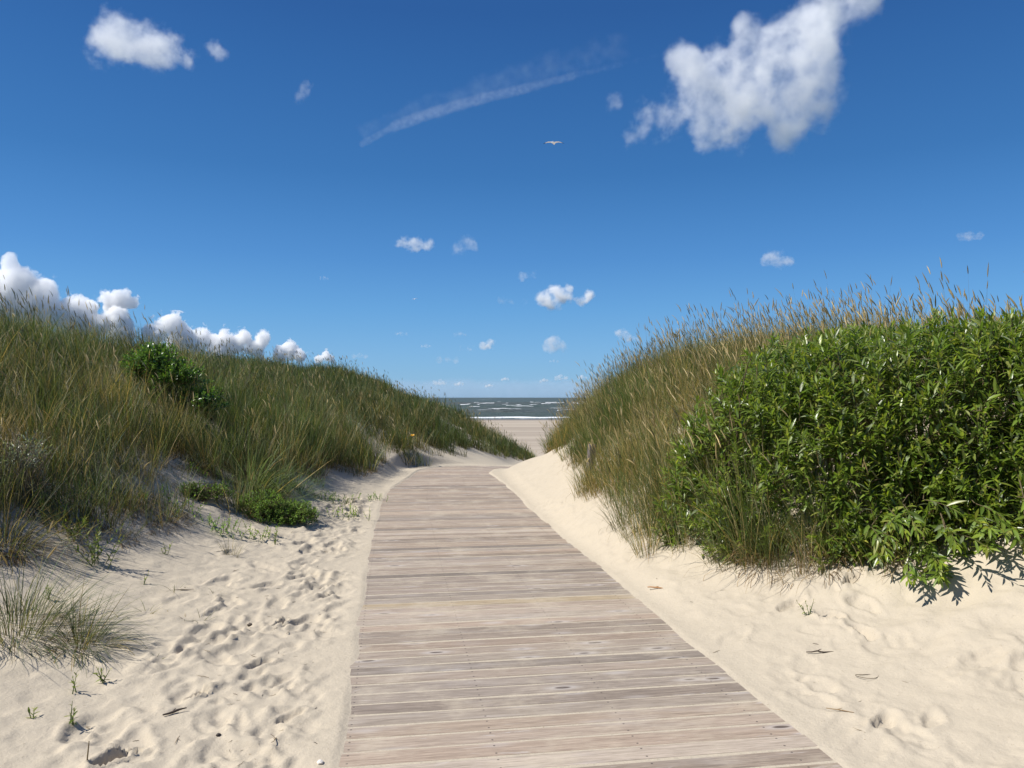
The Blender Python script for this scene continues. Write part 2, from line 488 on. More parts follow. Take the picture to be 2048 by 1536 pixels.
# ------------------------------------------------------------------ boardwalk
def build_boardwalk():
    r = np.random.default_rng(21)
    V, F, C, UV = [], [], [], []
    n = 0
    s = .3; pitch = .1385
    tones = np.array([(.245, .185, .15), (.265, .205, .17), (.225, .175, .15), (.255, .185, .145), (.28, .225, .19), (.205, .165, .145), (.27, .20, .155)])
    k = 0
    while s < PATH_S[-1] - .3:
        w = .1215 + r.uniform(-.004, .003)
        cx, cy = np.interp(s, PATH_S, PATH[:, 0]), np.interp(s, PATH_S, PATH[:, 1])
        ex, ey = np.interp(s + .05, PATH_S, PATH[:, 0]) - np.interp(s - .05, PATH_S, PATH[:, 0]), np.interp(s + .05, PATH_S, PATH[:, 1]) - np.interp(s - .05, PATH_S, PATH[:, 1])
        l = math.hypot(ex, ey); t = np.array([ex / l, ey / l]); q = np.array([t[1], -t[0]])
        yaw = r.normal(0, .0035)
        q = q + yaw * t; t = t - yaw * np.array([q[0], q[1]])
        z0 = float(path_z(s)) + r.uniform(-.0004, .0008); tilt = r.normal(0, .0003)
        L0, L1 = -HALF + r.uniform(-.016, .012), HALF + r.uniform(-.014, .018)
        us = np.linspace(L0, L1, 9)
        bow = r.normal(0, .0016)
        hw, th, ch = w / 2, .032, .002
        prof = [(-hw, -th), (-hw, -ch), (-hw + ch, 0), (hw - ch, 0), (hw, -ch), (hw, -th)]
        off = r.uniform(0, 90, 2)
        tone = (.62 * (t0 := tones[r.integers(len(tones))]) + .38 * t0.mean() * np.array([1.04, 1.0, .97])) * np.array([1.0, .985, .90]) * r.uniform(1.02, 1.62)
        if k == 64: tone = np.array([.38, .305, .205])            # a newer, yellow board
        for u in us:
            for (v, z) in prof:
                wob = .0012 * math.sin(u * 5 + off[0]) if abs(v) == hw else 0
                p = np.array([cx, cy]) + q * u + t * (v + wob + bow * (1 - (u / HALF) ** 2) * 3)
                V.append((p[0], p[1], z0 + z + tilt * u + .15 * bow * (u / HALF) ** 2))
                C.append(tone); UV.append((u + HALF + off[0].round() * 3.3, v + hw + .2 * (k * 7 % 83) + (-z if z < -.01 else 0)))
        m = len(prof)
        for a in range(len(us) - 1):
            for b in range(m):
                b2 = (b + 1) % m
                F.append((n + a * m + b, n + (a + 1) * m + b, n + (a + 1) * m + b2, n + a * m + b2))
        caps = (list(range(n, n + m)), [n + (len(us) - 1) * m + b for b in range(m)][::-1])
        for c in caps:
            F.append((c[0], c[1], c[4], c[5])); F.append((c[1], c[2], c[3], c[4]))
        n += m * len(us)
        s += pitch + r.uniform(-.001, .001); k += 1
    o = mesh_obj("boardwalk", V, np.array(F), plank_material(), np.array(C), None, False, None, np.array(UV))
    tag(o, "weathered grey-brown plank boardwalk with sand in its gaps, bending right at the crest", None, None, "structure")


# ------------------------------------------------------------------ sea
def build_sea():
    m, nt, N, L = new_mat("grey_green_sea")
    g = nd(nt, "ShaderNodeNewGeometry"); P = g.outputs["Position"]
    at = nd(nt, "ShaderNodeAttribute", attribute_name="foam").outputs["Fac"]
    sep = nd(nt, "ShaderNodeSeparateXYZ"); L.new(P, sep.inputs[0])
    patch = noise(nt, scaled(nt, P, (.002, .006, 1)), 1.0, 4)
    c = mixc(nt, ramp(nt, patch, .35, .65), (.066, .098, .088), (.085, .098, .096))
    far = noise(nt, scaled(nt, P, (.03, .010, 1)), 1.0, 5, .7)
    farcap = mth(nt, "MULTIPLY", ramp(nt, far, .70, .74), ramp(nt, sep.outputs[1], 700, 1000, 0, .8))
    fo = mth(nt, "MAXIMUM", ramp(nt, mth(nt, "ADD", at, mth(nt, "MULTIPLY", noise(nt, P, 1.3, 4, .7), .5)), .62, .8), farcap)
    b = nd(nt, "ShaderNodeBsdfPrincipled", i_Roughness=.32); b.inputs["IOR"].default_value = 1.33
    b.inputs["Specular IOR Level"].default_value = .18
    L.new(mixc(nt, fo, c, (.74, .76, .78)), b.inputs["Base Color"])
    L.new(ramp(nt, fo, 0, 1, .5, .9), b.inputs["Roughness"])
    hb = mth(nt, "ADD", noise(nt, scaled(nt, P, (.5, .9, 1)), 1.0, 6, .65), mth(nt, "MULTIPLY", noise(nt, scaled(nt, P, (.06, .14, 1)), 1, 4), 3))
    bp = nd(nt, "ShaderNodeBump", i_Strength=1.0, i_Distance=.9); L.new(hb, bp.inputs["Height"]); L.new(bp.outputs[0], b.inputs["Normal"])
    o = nd(nt, "ShaderNodeOutputMaterial"); L.new(b.outputs[0], o.inputs[0])
    inner = np.arange(-130, 131, 1.0)
    outx = [140, 160, 200, 300, 500, 900, 2000, 5000, 15000, 60000]
    xs = np.concatenate([-np.array(outx[::-1], float), inner, np.array(outx, float)])
    ys = [193.0]
    while ys[-1] < 900: ys.append(ys[-1] + max(.55, (ys[-1] - 150) * .004))
    ys = np.array(ys + [1200, 1600, 2500, 5000, 10000, 25000, 60000])
    X, Y = np.meshgrid(xs, ys)
    amp = sstep(200, 240, Y) * sstep(1500, 700, Y) * sstep(2000, 130, abs(X))
    ph = Y * .36 + 3.2 * fbm(X * .018, Y * .02, 3, 3)
    w1 = np.sin(ph); crest = np.clip(w1, 0, 1) ** 3
    grp = fbm(X * .075, Y * .04, 3, 21)
    Z = amp * (.30 * w1 + .35 * crest + .5 * fbm(X * .12, Y * .25, 3, 7) + .8 * crest * np.clip(grp + .1, 0, 1))
    foam = sstep(.92, 1.0, w1) * sstep(.37, .46, grp + .10 * fbm(X * .2, Y * .2, 2, 30)) * sstep(225, 260, Y)
    # the last breaker along the shore and the thin wash in front of it
    yb = 207 + 2.2 * fbm(X * .03, X * 0 + 3.3, 3, 2)
    br = np.exp(-((Y - yb) / 2.0) ** 2)
    Z += br * (.45 + .4 * fbm(X * .06, X * 0, 3, 8))
    foam = np.maximum(foam, sstep(.12, .4, br))
    foam = np.maximum(foam, .75 * sstep(210, 197, Y) * sstep(-.12, .12, fbm(X * .15, Y * .4, 3, 17)))
    foam = foam * (.75 + .5 * (fbm(X * .3, Y * .3, 2, 11) + .4))
    Z += -4.0 - .03 * sstep(206, 193, Y)
    nx, ny = len(xs), len(ys); i = np.arange(nx * ny).reshape(ny, nx)
    F = np.stack([i[:-1, :-1], i[:-1, 1:], i[1:, 1:], i[1:, :-1]], -1).reshape(-1, 4)
    ob = mesh_obj("sea", np.stack([X, Y, Z], -1).reshape(-1, 3), F, m, None, None, True, {"foam": foam.ravel()})
    tag(ob, "choppy grey-green sea with white caps and a line of surf", None, None, "structure")


# ------------------------------------------------------------------ grass
PAL = {
    "green": np.array([(.052, .088, .020), (.066, .102, .022), (.080, .108, .026), (.046, .080, .026), (.092, .120, .030)]),
    "blue": np.array([(.075, .120, .055), (.095, .135, .075), (.065, .105, .045)]),
    "tan": np.array([(.30, .235, .095), (.37, .295, .14), (.25, .20, .075), (.32, .24, .10)]),
    "dead": np.array([(.14, .088, .036), (.19, .13, .065), (.10, .062, .028), (.24, .18, .105), (.13, .075, .03)]),
    "head": np.array([(.52, .41, .21), (.46, .36, .17), (.58, .47, .27), (.38, .295, .14)]),
    "headg": np.array([(.21, .20, .095), (.26, .23, .115), (.17, .155, .075)]),
}


def pick(r, pal, n, var=.15):
    p = PAL[pal]
    return p[r.integers(len(p), size=n)] * r.normal(1, var, (n, 1)).clip(.6, 1.5)


def blades(r, base, h, w, az, th0, kap, cbase, ctip, nseg=4, cpow=1.0):
    """arrays -> V,F,C of tapering ribbons that lean in azimuth az from th0 to th0+kap"""
    n = len(base)
    T = np.linspace(0, 1, nseg + 1)
    dx, dy = np.cos(az), np.sin(az)
    pts = np.zeros((n, nseg + 1, 3)); pts[:, 0] = base
    for k in range(nseg):
        th = th0 + kap * (T[k] + T[k + 1]) / 2
        st = np.stack([np.sin(th) * dx, np.sin(th) * dy, np.cos(th)], -1) * (h / nseg)[:, None]
        pts[:, k + 1] = pts[:, k] + st
    sa = az + math.pi / 2 + r.normal(0, .6, n)
    side = np.stack([np.cos(sa), np.sin(sa), np.zeros(n)], -1)
    prof = np.interp(T, [0, .15, .5, .8, 1], [.8, 1, .85, .5, .06])
    off = side[:, None, :] * (w[:, None] * prof[None, :] / 2)[:, :, None]
    V = np.stack([pts - off, pts + off], 2)                     # n, seg+1, 2, 3
    i = np.arange(n * (nseg + 1) * 2).reshape(n, nseg + 1, 2)
    F = np.stack([i[:, :-1, 0], i[:, :-1, 1], i[:, 1:, 1], i[:, 1:, 0]], -1).reshape(-1, 4)
    tt = (T ** cpow)[None, :, None, None]
    C = cbase[:, None, None, :] * (1 - tt) + ctip[:, None, None, :] * tt
    C = np.broadcast_to(C, V.shape)
    return V.reshape(-1, 3), F, C.reshape(-1, 3), pts


def seed_heads(r, tip, dirv, length, rad, col, droop):
    """four-sided spindles growing on from stalk tips"""
    n = len(tip)
    T = np.array([0, .18, .45, .75, 1.0]); R = np.array([.25, .85, 1.0, .7, .08])
    hz = np.stack([dirv[:, 0], dirv[:, 1], np.zeros(n)], -1)
    hz /= (np.linalg.norm(hz, axis=1)[:, None] + 1e-6)
    ctr = np.zeros((n, 5, 3)); ctr[:, 0] = tip
    d = dirv.copy()
    for k in range(4):
        d = d + (hz * .35 + np.array([0, 0, -.30])) * (droop * (T[k + 1] - T[k]))[:, None] * 2
        d /= np.linalg.norm(d, axis=1)[:, None]
        ctr[:, k + 1] = ctr[:, k] + d * (length * (T[k + 1] - T[k]))[:, None]
    a = np.cross(dirv, np.array([.3, .5, .8])); a /= np.linalg.norm(a, axis=1)[:, None] + 1e-9
    b = np.cross(dirv, a)
    V = []
    for q in range(4):
        o = a * math.cos(q * math.pi / 2) + b * math.sin(q * math.pi / 2)
        V.append(ctr + o[:, None, :] * (rad[:, None] * R[None, :])[:, :, None])
    V = np.stack(V, 2)                                             # n,5,4,3
    i = np.arange(n * 20).reshape(n, 5, 4)
    F = np.concatenate([np.stack([i[:, :-1, q], i[:, :-1, (q + 1) % 4], i[:, 1:, (q + 1) % 4], i[:, 1:, q]], -1).reshape(-1, 4) for q in range(4)])
    C = np.broadcast_to(col[:, None, None, :], V.shape)
    return V.reshape(-1, 3), F, C.reshape(-1, 3)


def scatter(r, x0, x1, y0, y1, dens, keep):
    n = int((x1 - x0) * (y1 - y0) * dens)
    x, y = r.uniform(x0, x1, n), r.uniform(y0, y1, n)
    k = r.random(n) < keep(x, y)
    return x[k], y[k]


def tufted(r, tx, ty, per, spread, hfun, w, tanfun, deadp, lean_az, lean, headp, bag, wild=.24, droop=.55, headlen=.13, headrad=.006, green="green", nseg=4, bright=1.0):
    nt_ = len(tx)
    cnt = r.poisson(per, nt_).clip(3, None)
    ti = np.repeat(np.arange(nt_), cnt); n = len(ti)
    a0 = r.uniform(0, TAU, n); rr = spread * np.sqrt(r.random(n))
    x = tx[ti] + rr * np.cos(a0); y = ty[ti] + rr * np.sin(a0)
    z = height(x, y, False) - .02
    hh = hfun(tx, ty) * r.normal(1, .17, nt_).clip(.55, 1.35)
    h = hh[ti] * r.uniform(.55, 1.1, n)
    # lean: outwards from the tuft plus the wind
    lx = wild * rr / spread * np.cos(a0) + lean * math.cos(lean_az) + r.normal(0, .07, n)
    ly = wild * rr / spread * np.sin(a0) + lean * math.sin(lean_az) + r.normal(0, .07, n)
    az = np.arctan2(ly, lx); th0 = np.hypot(lx, ly)
    kap = np.abs(r.normal(droop, droop * .5, n))
    tanp = tanfun(tx, ty)[ti]
    u = r.random(n)
    ct = np.where((u < tanp)[:, None], pick(r, "tan", n), pick(r, green, n))
    bl = r.random(n) < .12
    ct = np.where((bl & (u > tanp))[:, None], pick(r, "blue", n), ct)
    dead = r.random(n) < (deadp(tx, ty)[ti] if callable(deadp) else deadp)
    ct = np.where(dead[:, None], pick(r, "dead", n), ct)
    h = np.where(dead, h * .62, h); kap = np.where(dead, kap * 2.6 + .5, kap); th0 = np.where(dead, th0 + .3, th0)
    tone = r.normal(1, .20, (nt_, 1)).clip(.55, 1.5) * (1 + np.stack([.10 * (w_ := r.normal(0, 1, nt_)), .02 * w_, -.12 * w_], -1))
    ct = ct * tone[ti].clip(.3, 2) * bright
    cb = .55 * pick(r, "dead", n) + .45 * ct
    ww = w(x, y) * r.uniform(.7, 1.3, n)
    V, F, C, _ = blades(r, np.stack([x, y, z], -1), h, ww, az, th0, kap, cb, ct, nseg, .6)
    bag.add(V, F, C)
    # flowering stalks
    nh = int(nt_ * headp)
    if nh:
        k = r.integers(0, nt_, nh)
        x = tx[k] + r.normal(0, spread * .5, nh); y = ty[k] + r.normal(0, spread * .5, nh); z = height(x, y, False)
        az = lean_az + r.normal(0, .9, nh); th0 = np.abs(lean + r.normal(.02, .12, nh))
        h = hh[k] * r.uniform(.92, 1.25, nh)
        kap = np.abs(r.normal(.16, .12, nh))
        col = pick(r, "head", nh); g = r.random(nh) > tanfun(tx, ty)[k] * 2.0
        col = np.where(g[:, None], pick(r, "headg", nh), col)
        ww = w(x, y) * .75
        V, F, C, pts = blades(r, np.stack([x, y, z], -1), h, ww * 1.2, az, th0, kap, pick(r, green, nh), col * .8, 4)
        bag.add(V, F, C)
        d = pts[:, -1] - pts[:, -2]; d /= np.linalg.norm(d, axis=1)[:, None]
        dist = np.hypot(x, y)
        rad = np.maximum(headrad, .0004 * dist) * r.uniform(.75, 1.2, nh)
        V, F, C = seed_heads(r, pts[:, -1], d, headlen * r.uniform(.7, 1.25, nh), rad, col, np.abs(r.normal(.35, .3, nh)))
        bag.add(V, F, C)


wid = lambda x, y: np.maximum(.0048, .00050 * np.hypot(x, y))
PATCH_L = []


def build_grass():
    r = np.random.default_rng(77)
    for (px, py, rad) in ((405, 985, .42), (430, 1040, .30), (545, 835, .35), (930, 905, .5), (900, 850, .6), (925, 870, .55), (860, 925, .4)):
        p = ground_at(px, py); PATCH_L.append((p.x, p.y, rad))

    def bare(x, y):
        b = np.ones_like(x)
        for (a, c, rad) in PATCH_L: b *= sstep(rad * .55, rad * 1.1, np.hypot(x - a, (y - c) * .6) + .12 * fbm(x * 3, y * 3, 2, 5))
        return b

    # ---- left dune, near
    def keepL(x, y):
        e = toe_left(y) - x + .42 * fbm(x * .9, y * .9, 3, 41)
        return sstep(-.05, .38, e) * bare(x, y) * (.35 + .65 * sstep(-.36, -.05, fbm(x * .8, y * .8, 2, 43)))

    tanL = lambda x, y: np.clip(.20 + .9 * fbm(x * .6, y * .5, 3, 50), .02, .7)
    hL = lambda x, y: (.46 + .23 * sstep(0, 1.1, toe_left(y) - x)) * (1 + .55 * fbm(x * .7, y * .7, 3, 51))
    bag = Bag()
    tx, ty = scatter(r, -10, -2.3, 4.2, 17, 22, keepL)
    tufted(r, tx, ty, 66, .15, hL, wid, tanL, lambda x, y: .14 + .42 * sstep(1.3, 0, toe_left(y) - x), math.radians(185), .10, 1.1, bag, bright=1.12)
    tx, ty = scatter(r, -5.4, -2.7, 4.6, 9.5, 42, lambda x, y: sstep(-.12, .1, toe_left(y) - x) * sstep(1.6, .9, toe_left(y) - x) * bare(x, y) * (fbm(x * 1.3, y * 1.3, 2, 47) > -.12))
    tufted(r, tx, ty, 42, .12, lambda x, y: np.full_like(x, .34), wid, lambda x, y: np.full_like(x, .3), .78, math.radians(-20), .18, .1, bag, .5, .9)
    o = bag.build("dune_grass", M_GRASS)
    tag(o, "tall olive marram grass covering the near part of the left dune", None, None, "stuff")
    # ---- left dune, far
    bag = Bag()
    tx, ty = scatter(r, -15, 1.6, 17, 44, 15, keepL)
    tufted(r, tx, ty, 24, .16, lambda x, y: hL(x, y) * .92, wid, lambda x, y: tanL(x, y) * .7, .08, math.radians(185), .12, .5, bag)
    o = bag.build("dune_grass", M_GRASS)
    tag(o, "dark green marram grass on the far left ridge falling towards the beach", None, None, "stuff")
    # ---- left backdrop of the near crest
    # ---- right dune
    def keepR(x, y):
        e = x - toe_right(y) + .35 * fbm(x * 1.1, y * 1.1, 3, 61)
        willow = sstep(.0, .5, inside_willow(x, y))
        return sstep(-.04, .32, e) * (.4 + .6 * sstep(-.34, -.08, fbm(x * .8, y * .8, 2, 63))) * (1 - (.72 - .3 * sstep(.36, .26, x / y)) * willow)

    tanR = lambda x, y: np.clip(.30 + .8 * fbm(x * .6, y * .6, 3, 70) - .30 * sstep(7.6, 6.2, y), .08, .85)
    hR = lambda x, y: (.55 + .20 * sstep(0, .9, x - toe_right(y)) - .08 * sstep(2.9, 4.2, x)) * (1 + .3 * fbm(x * .7, y * .7, 2, 71))
    bag = Bag()
    tx, ty = scatter(r, .7, 5.6, 5.4, 21, 26, keepR)
    tufted(r, tx, ty, 62, .13, hR, wid, tanR, .20, math.radians(172), .08, 2.3, bag, headlen=.13, headrad=.0055, bright=1.5)
    tx, ty = scatter(r, 1.5, 2.95, 5.45, 6.3, 46, lambda x, y: sstep(-.05, .25, inside_willow(x, y) + .12))
    tufted(r, tx, ty, 34, .10, lambda x, y: np.full_like(x, .50), wid, lambda x, y: np.full_like(x, .35), .55, math.radians(215), .28, .12, bag, .35, .8, bright=1.3)
    tx, ty = scatter(r, 1.1, 2.3, 6.0, 8.0, 30, lambda x, y: sstep(.02, .2, inside_willow(x, y) + .1) * (x / y < .31))
    tufted(r, tx, ty, 26, .10, lambda x, y: .72 + .25 * (x - 1.2), wid, lambda x, y: np.full_like(x, .35), .15, math.radians(190), .16, 2.4, bag, .3, .7, headlen=.15, headrad=.0065, bright=1.4)
    tx, ty = scatter(r, 2.3, 6.2, 7.6, 10.4, 16, lambda x, y: (x / y > .27) * 1.0)
    tufted(r, tx, ty, 34, .14, lambda x, y: np.full_like(x, .50), wid, tanR, .1, math.radians(150), .10, 2.2, bag, .2, .5, headlen=.17, headrad=.0085, bright=1.5)
    tx, ty = scatter(r, 5.6, 12, 4, 21, 8, lambda x, y: np.full_like(x, 1.0))
    tufted(r, tx, ty, 26, .16, hR, wid, tanR, .1, math.radians(165), .06, 1.5, bag, bright=1.5)
    o = bag.build("dune_grass", M_GRASS)
    tag(o, "golden marram grass with pale seed heads on the right dune", None, None, "stuff")


# ------------------------------------------------------------------ willow on the right bank
W_POLY = np.array([(1.28, 7.1), (1.75, 6.15), (2.35, 5.65), (3.0, 5.25), (3.75, 4.75), (5.2, 4.4), (7.5, 4.6), (8.5, 7.5), (6.0, 9.0), (4.0, 9.0), (3.0, 8.7), (2.1, 8.3), (1.55, 7.9)])


def poly_dist(x, y, P):
    """signed distance, positive inside"""
    x = np.asarray(x, float); y = np.asarray(y, float)
    d = np.full(x.shape, 1e9); ins = np.zeros(x.shape, bool)
    for a in range(len(P)):
        (x0, y0), (x1, y1) = P[a], P[(a + 1) % len(P)]
        ex, ey = x1 - x0, y1 - y0
        t = np.clip(((x - x0) * ex + (y - y0) * ey) / (ex * ex + ey * ey), 0, 1)
        d = np.minimum(d, np.hypot(x - x0 - t * ex, y - y0 - t * ey))
        c = (y0 > y) != (y1 > y)
        with np.errstate(divide="ignore", invalid="ignore"):
            ins ^= c & (x < ex * (y - y0) / (ey if ey else 1e-9) + x0)
    return np.where(ins, d, -d)


def inside_willow(x, y): return poly_dist(x, y, W_POLY)


def leaf_set(r, base, axis, up, length, width, col, fold=.25, droop=.3, under=None):
    """lanceolate folded leaves: arrays of base points, axis (unit) and rough up vectors"""
    n = len(base)
    T = np.array([0, .22, .5, .78, 1.0]); R = np.array([.10, .78, 1.0, .62, .03])
    side = np.cross(axis, up); side /= np.linalg.norm(side, axis=1)[:, None] + 1e-9
    nor = np.cross(side, axis)
    V = np.zeros((n, 5, 3, 3)); c = base.copy(); d = axis.copy()
    for k in range(5):
        if k:
            d = d + np.array([0, 0, -1.0]) * (droop * (T[k] - T[k - 1]))[:, None]
            d /= np.linalg.norm(d, axis=1)[:, None]
            c = c + d * (length * (T[k] - T[k - 1]))[:, None]
        hw = (width / 2 * R[k])[:, None]
        V[:, k, 0] = c - side * hw + nor * hw * fold; V[:, k, 1] = c; V[:, k, 2] = c + side * hw + nor * hw * fold
    i = np.arange(n * 15).reshape(n, 5, 3)
    F = np.concatenate([np.stack([i[:, :-1, q], i[:, :-1, q + 1], i[:, 1:, q + 1], i[:, 1:, q]], -1).reshape(-1, 4) for q in (0, 1)])
    C = np.repeat(col, 15, axis=0).reshape(n, 5, 3, 3).copy()
    C[:, :, 1] *= 1.25
    return V.reshape(-1, 3), F, C.reshape(-1, 3)


def tubes(P, R, nside=5):
    """P (n,k,3) polylines, R (n,k) radii"""
    n, k, _ = P.shape
    d = np.gradient(P, axis=1); d /= np.linalg.norm(d, axis=2)[:, :, None] + 1e-9
    a = np.cross(d, np.array([.31, .52, .8])); a /= np.linalg.norm(a, axis=2)[:, :, None] + 1e-9
    b = np.cross(d, a)
    V = np.stack([P + R[:, :, None] * (a * math.cos(TAU * q / nside) + b * math.sin(TAU * q / nside)) for q in range(nside)], 2)
    i = np.arange(n * k * nside).reshape(n, k, nside)
    F = np.concatenate([np.stack([i[:, :-1, q], i[:, :-1, (q + 1) % nside], i[:, 1:, (q + 1) % nside], i[:, 1:, q]], -1).reshape(-1, 4) for q in range(nside)])
    return V.reshape(-1, 3), F


def shoots(r, tips, dirs, slen, nleaf, leaf_len, leaf_w, cols, leafbag, stembag, stem_col, spread=.85, droop=.45, bend=.25, fold=.25):
    """leafy shoots that end at tips and run along dirs; leaves in a spiral along each"""
    n = len(tips)
    k = 5
    T = np.linspace(0, 1, k)
    start = tips - dirs * slen[:, None]
    sag = np.array([0, 0, 1.0])
    P = start[:, None, :] + dirs[:, None, :] * (slen[:, None] * T)[:, :, None] + sag * (bend * slen[:, None] * (T * (1 - T)))[:, :, None]
    R = np.interp(T, [0, 1], [.0034, .0012])[None, :].repeat(n, 0)
    V, F = tubes(P, R, 4); stembag.add(V, F, np.array(stem_col))
    cnt = r.poisson(nleaf, n).clip(5, None)
    si = np.repeat(np.arange(n), cnt)
    pos = np.concatenate([np.linspace(.12, 1, c) for c in cnt]); j = np.concatenate([np.arange(c) for c in cnt])
    m = len(si)
    f = pos * (k - 1); a = np.minimum(f.astype(int), k - 2); fr = (f - a)[:, None]
    base = P[si, a] * (1 - fr) + P[si, a + 1] * fr
    ax = dirs[si]
    u = np.cross(ax, np.array([.2, .3, .93])); u /= np.linalg.norm(u, axis=1)[:, None] + 1e-9
    v = np.cross(ax, u)
    phi = j * 2.4 + r.uniform(0, TAU, n)[si]
    rad = u * np.cos(phi)[:, None] + v * np.sin(phi)[:, None]
    sp = spread * np.interp(pos, [0, .7, 1], [1.15, .85, .25]) + r.normal(0, .14, m)
    la = ax * np.cos(sp)[:, None] + rad * np.sin(sp)[:, None]
    la += r.normal(0, .12, (m, 3)); la /= np.linalg.norm(la, axis=1)[:, None]
    upv = ax * .6 + np.array([0, 0, 1.0]) + r.normal(0, .25, (m, 3))
    ln = leaf_len * r.uniform(.65, 1.15, m) * np.interp(pos, [0, .6, 1], [.95, 1, .55])
    c = cols[r.integers(len(cols), size=m)] * r.normal(1, .16, (m, 1)).clip(.6, 1.5)
    young = (pos > .86)[:, None]
    c = np.where(young, c * np.array([1.35, 1.22, .9]), c)
    V, F, C = leaf_set(r, base, la, upv, ln, ln * leaf_w * r.uniform(.85, 1.15, m), c, fold, np.abs(r.normal(droop, .2, m)))
    leafbag.add(V, F, C)


WILLOW = np.array([(.125, .180, .024), (.150, .205, .028), (.085, .135, .020), (.175, .215, .036), (.110, .160, .030), (.100, .150, .024), (.23, .27, .15), (.115, .170, .026), (.095, .150, .022), (.140, .190, .030), (.105, .155, .022), (.125, .180, .028), (.20, .215, .05)])


def canopy_top(x, y, D):
    g = height(x, y, False)
    top = 2.20 + .07 * sstep(.46, .64, x / np.maximum(y, .1)) + .34 * fbm(x * .8, y * .8, 3, 80) - .75 * sstep(.33, .19, x / np.maximum(y, .1))
    q = np.clip(D / .75, 0, 1)
    return g, g + (np.maximum(top - g, .25)) * np.sqrt(1 - (1 - q) ** 2)


def build_willow():
    r = np.random.default_rng(8)
    leaf, stem = Bag(), Bag()

    def sample(n, x0, x1, y0, y1, shell=.32):
        out_p, out_n = [], []
        while sum(map(len, out_p)) < n:
            x, y = r.uniform(x0, x1, 6000), r.uniform(y0, y1, 6000)
            D = inside_willow(x, y) + .16 * fbm(x * 2.2, y * 2.2, 2, 83)
            k = D > .02
            x, y, D = x[k], y[k], D[k]
            g, top = canopy_top(x, y, D)
            z = g + (top - g) * r.random(len(x))
            lump = .30 * fbm(x * 2.5 + z * 1.7, y * 2.5 - z * 1.3, 2, 84)
            inward = np.minimum(D, (top - z)) + lump
            k = (inward < shell) & (z > g + .10)
            k &= r.random(len(x)) < np.where(inward < .14, 1, .5) * np.where(D > .42, .34, 1) * sstep(.95, .80, x / y)
            x, y, z, D, top, g = x[k], y[k], z[k], D[k], top[k], g[k]
            e = .06
            gx = inside_willow(x + e, y) - inside_willow(x - e, y); gy = inside_willow(x, y + e) - inside_willow(x, y - e)
            gl = np.hypot(gx, gy) + 1e-6
            wside = sstep(.7, .1, D) * .9 + .12
            nrm = np.stack([-gx / gl * wside, -gy / gl * wside, .55 + .65 * (z - g) / np.maximum(top - g, .2)], -1) + r.normal(0, .30, (len(x), 3))
            nrm /= np.linalg.norm(nrm, axis=1)[:, None]
            out_p.append(np.stack([x, y, z], -1)); out_n.append(nrm)
        return np.concatenate(out_p)[:n], np.concatenate(out_n)[:n]

    p, d = sample(4300, 1.2, 6.2, 4.3, 8.8)
    # thin it on its left side, where grass comes through
    left = p[:, 0] / p[:, 1]
    k = r.random(len(p)) < np.interp(left, [.17, .24, .33, .40], [.22, .34, .68, 1.0])
    g = height(p[:, 0], p[:, 1], False)
    k &= ~((left > .27) & (left < .43) & (p[:, 2] - g < .55) & (p[:, 1] < 6.6) & (r.random(len(p)) < .7))      # a gap full of dead grass
    p, d = p[k], d[k]
    # twigs deeper inside
    x, y = r.uniform(1.9, 5.6, 5000), r.uniform(5.0, 8.0, 5000); D = inside_willow(x, y)
    k = (D > .28) & (D < 1.1) & (x / y < .8); x, y, D = x[k], y[k], D[k]
    g, top = canopy_top(x, y, D); z = g + .15 + (top - g - .3).clip(.05, 3) * r.random(len(x))
    q = np.stack([x, y, z], -1)[:1000]; dq = np.stack([r.normal(-.1, .5, len(q)), r.normal(-.6, .4, len(q)), r.normal(.6, .3, len(q))], -1); dq /= np.linalg.norm(dq, axis=1)[:, None]
    shoots(r, q, dq, r.uniform(.22, .40, len(q)), 15, .118, .215, WILLOW * .9, leaf, stem, (.11, .085, .04))
    shoots(r, p, d, r.uniform(.22, .40, len(p)), 17, .118, .215, WILLOW, leaf, stem, (.11, .085, .04))
    # low boughs that reach out over the sand
    a = r.uniform(0, 1, 76)
    bx = np.interp(a, [0, .4, 1], [2.55, 3.3, 4.8]); by = np.interp(a, [0, .4, 1], [5.62, 5.1, 4.5])
    reach = r.uniform(.0, .52, 76)
    q = np.stack([bx - reach * .45, by - reach, 0 * bx], -1)
    q[:, 2] = height(q[:, 0], q[:, 1], False) + r.uniform(.14, .46, 76)
    dd = np.stack([-.45 + r.normal(0, .35, 76), -1 + r.normal(0, .2, 76), r.normal(-.05, .25, 76)], -1); dd /= np.linalg.norm(dd, axis=1)[:, None]
    shoots(r, q, dd, r.uniform(.32, .5, 76), 18, .125, .215, WILLOW, leaf, stem, (.11, .085, .04))
    # woody limbs from rootstocks in the bank
    roots = np.array([(2.0, 7.0), (2.7, 6.5), (3.3, 6.1), (3.9, 5.9), (4.6, 5.8), (3.2, 7.2), (4.2, 7.0)])
    t = p[r.choice(len(p), 300, replace=False)] ; tv = np.concatenate([t, q]); ends = np.concatenate([t, q - dd * .35])
    ro = np.array([roots[np.argmin(np.hypot(roots[:, 0] - e[0], roots[:, 1] - e[1]))] for e in ends])
    rz = height(ro[:, 0], ro[:, 1], False) - .05
    s = np.stack([ro[:, 0], ro[:, 1], rz], -1) + r.normal(0, .05, (len(ro), 3))
    T = np.linspace(0, 1, 7)
    mid = s * .45 + ends * .55; mid[:, 2] = np.maximum(s[:, 2], ends[:, 2]) * .8 + .2 * mid[:, 2] + .1
    P = s[:, None] * ((1 - T) ** 2)[None, :, None] + mid[:, None] * (2 * T * (1 - T))[None, :, None] + ends[:, None] * (T ** 2)[None, :, None]
    V, F = tubes(P, np.interp(T, [0, 1], [.011, .003])[None].repeat(len(P), 0), 5)
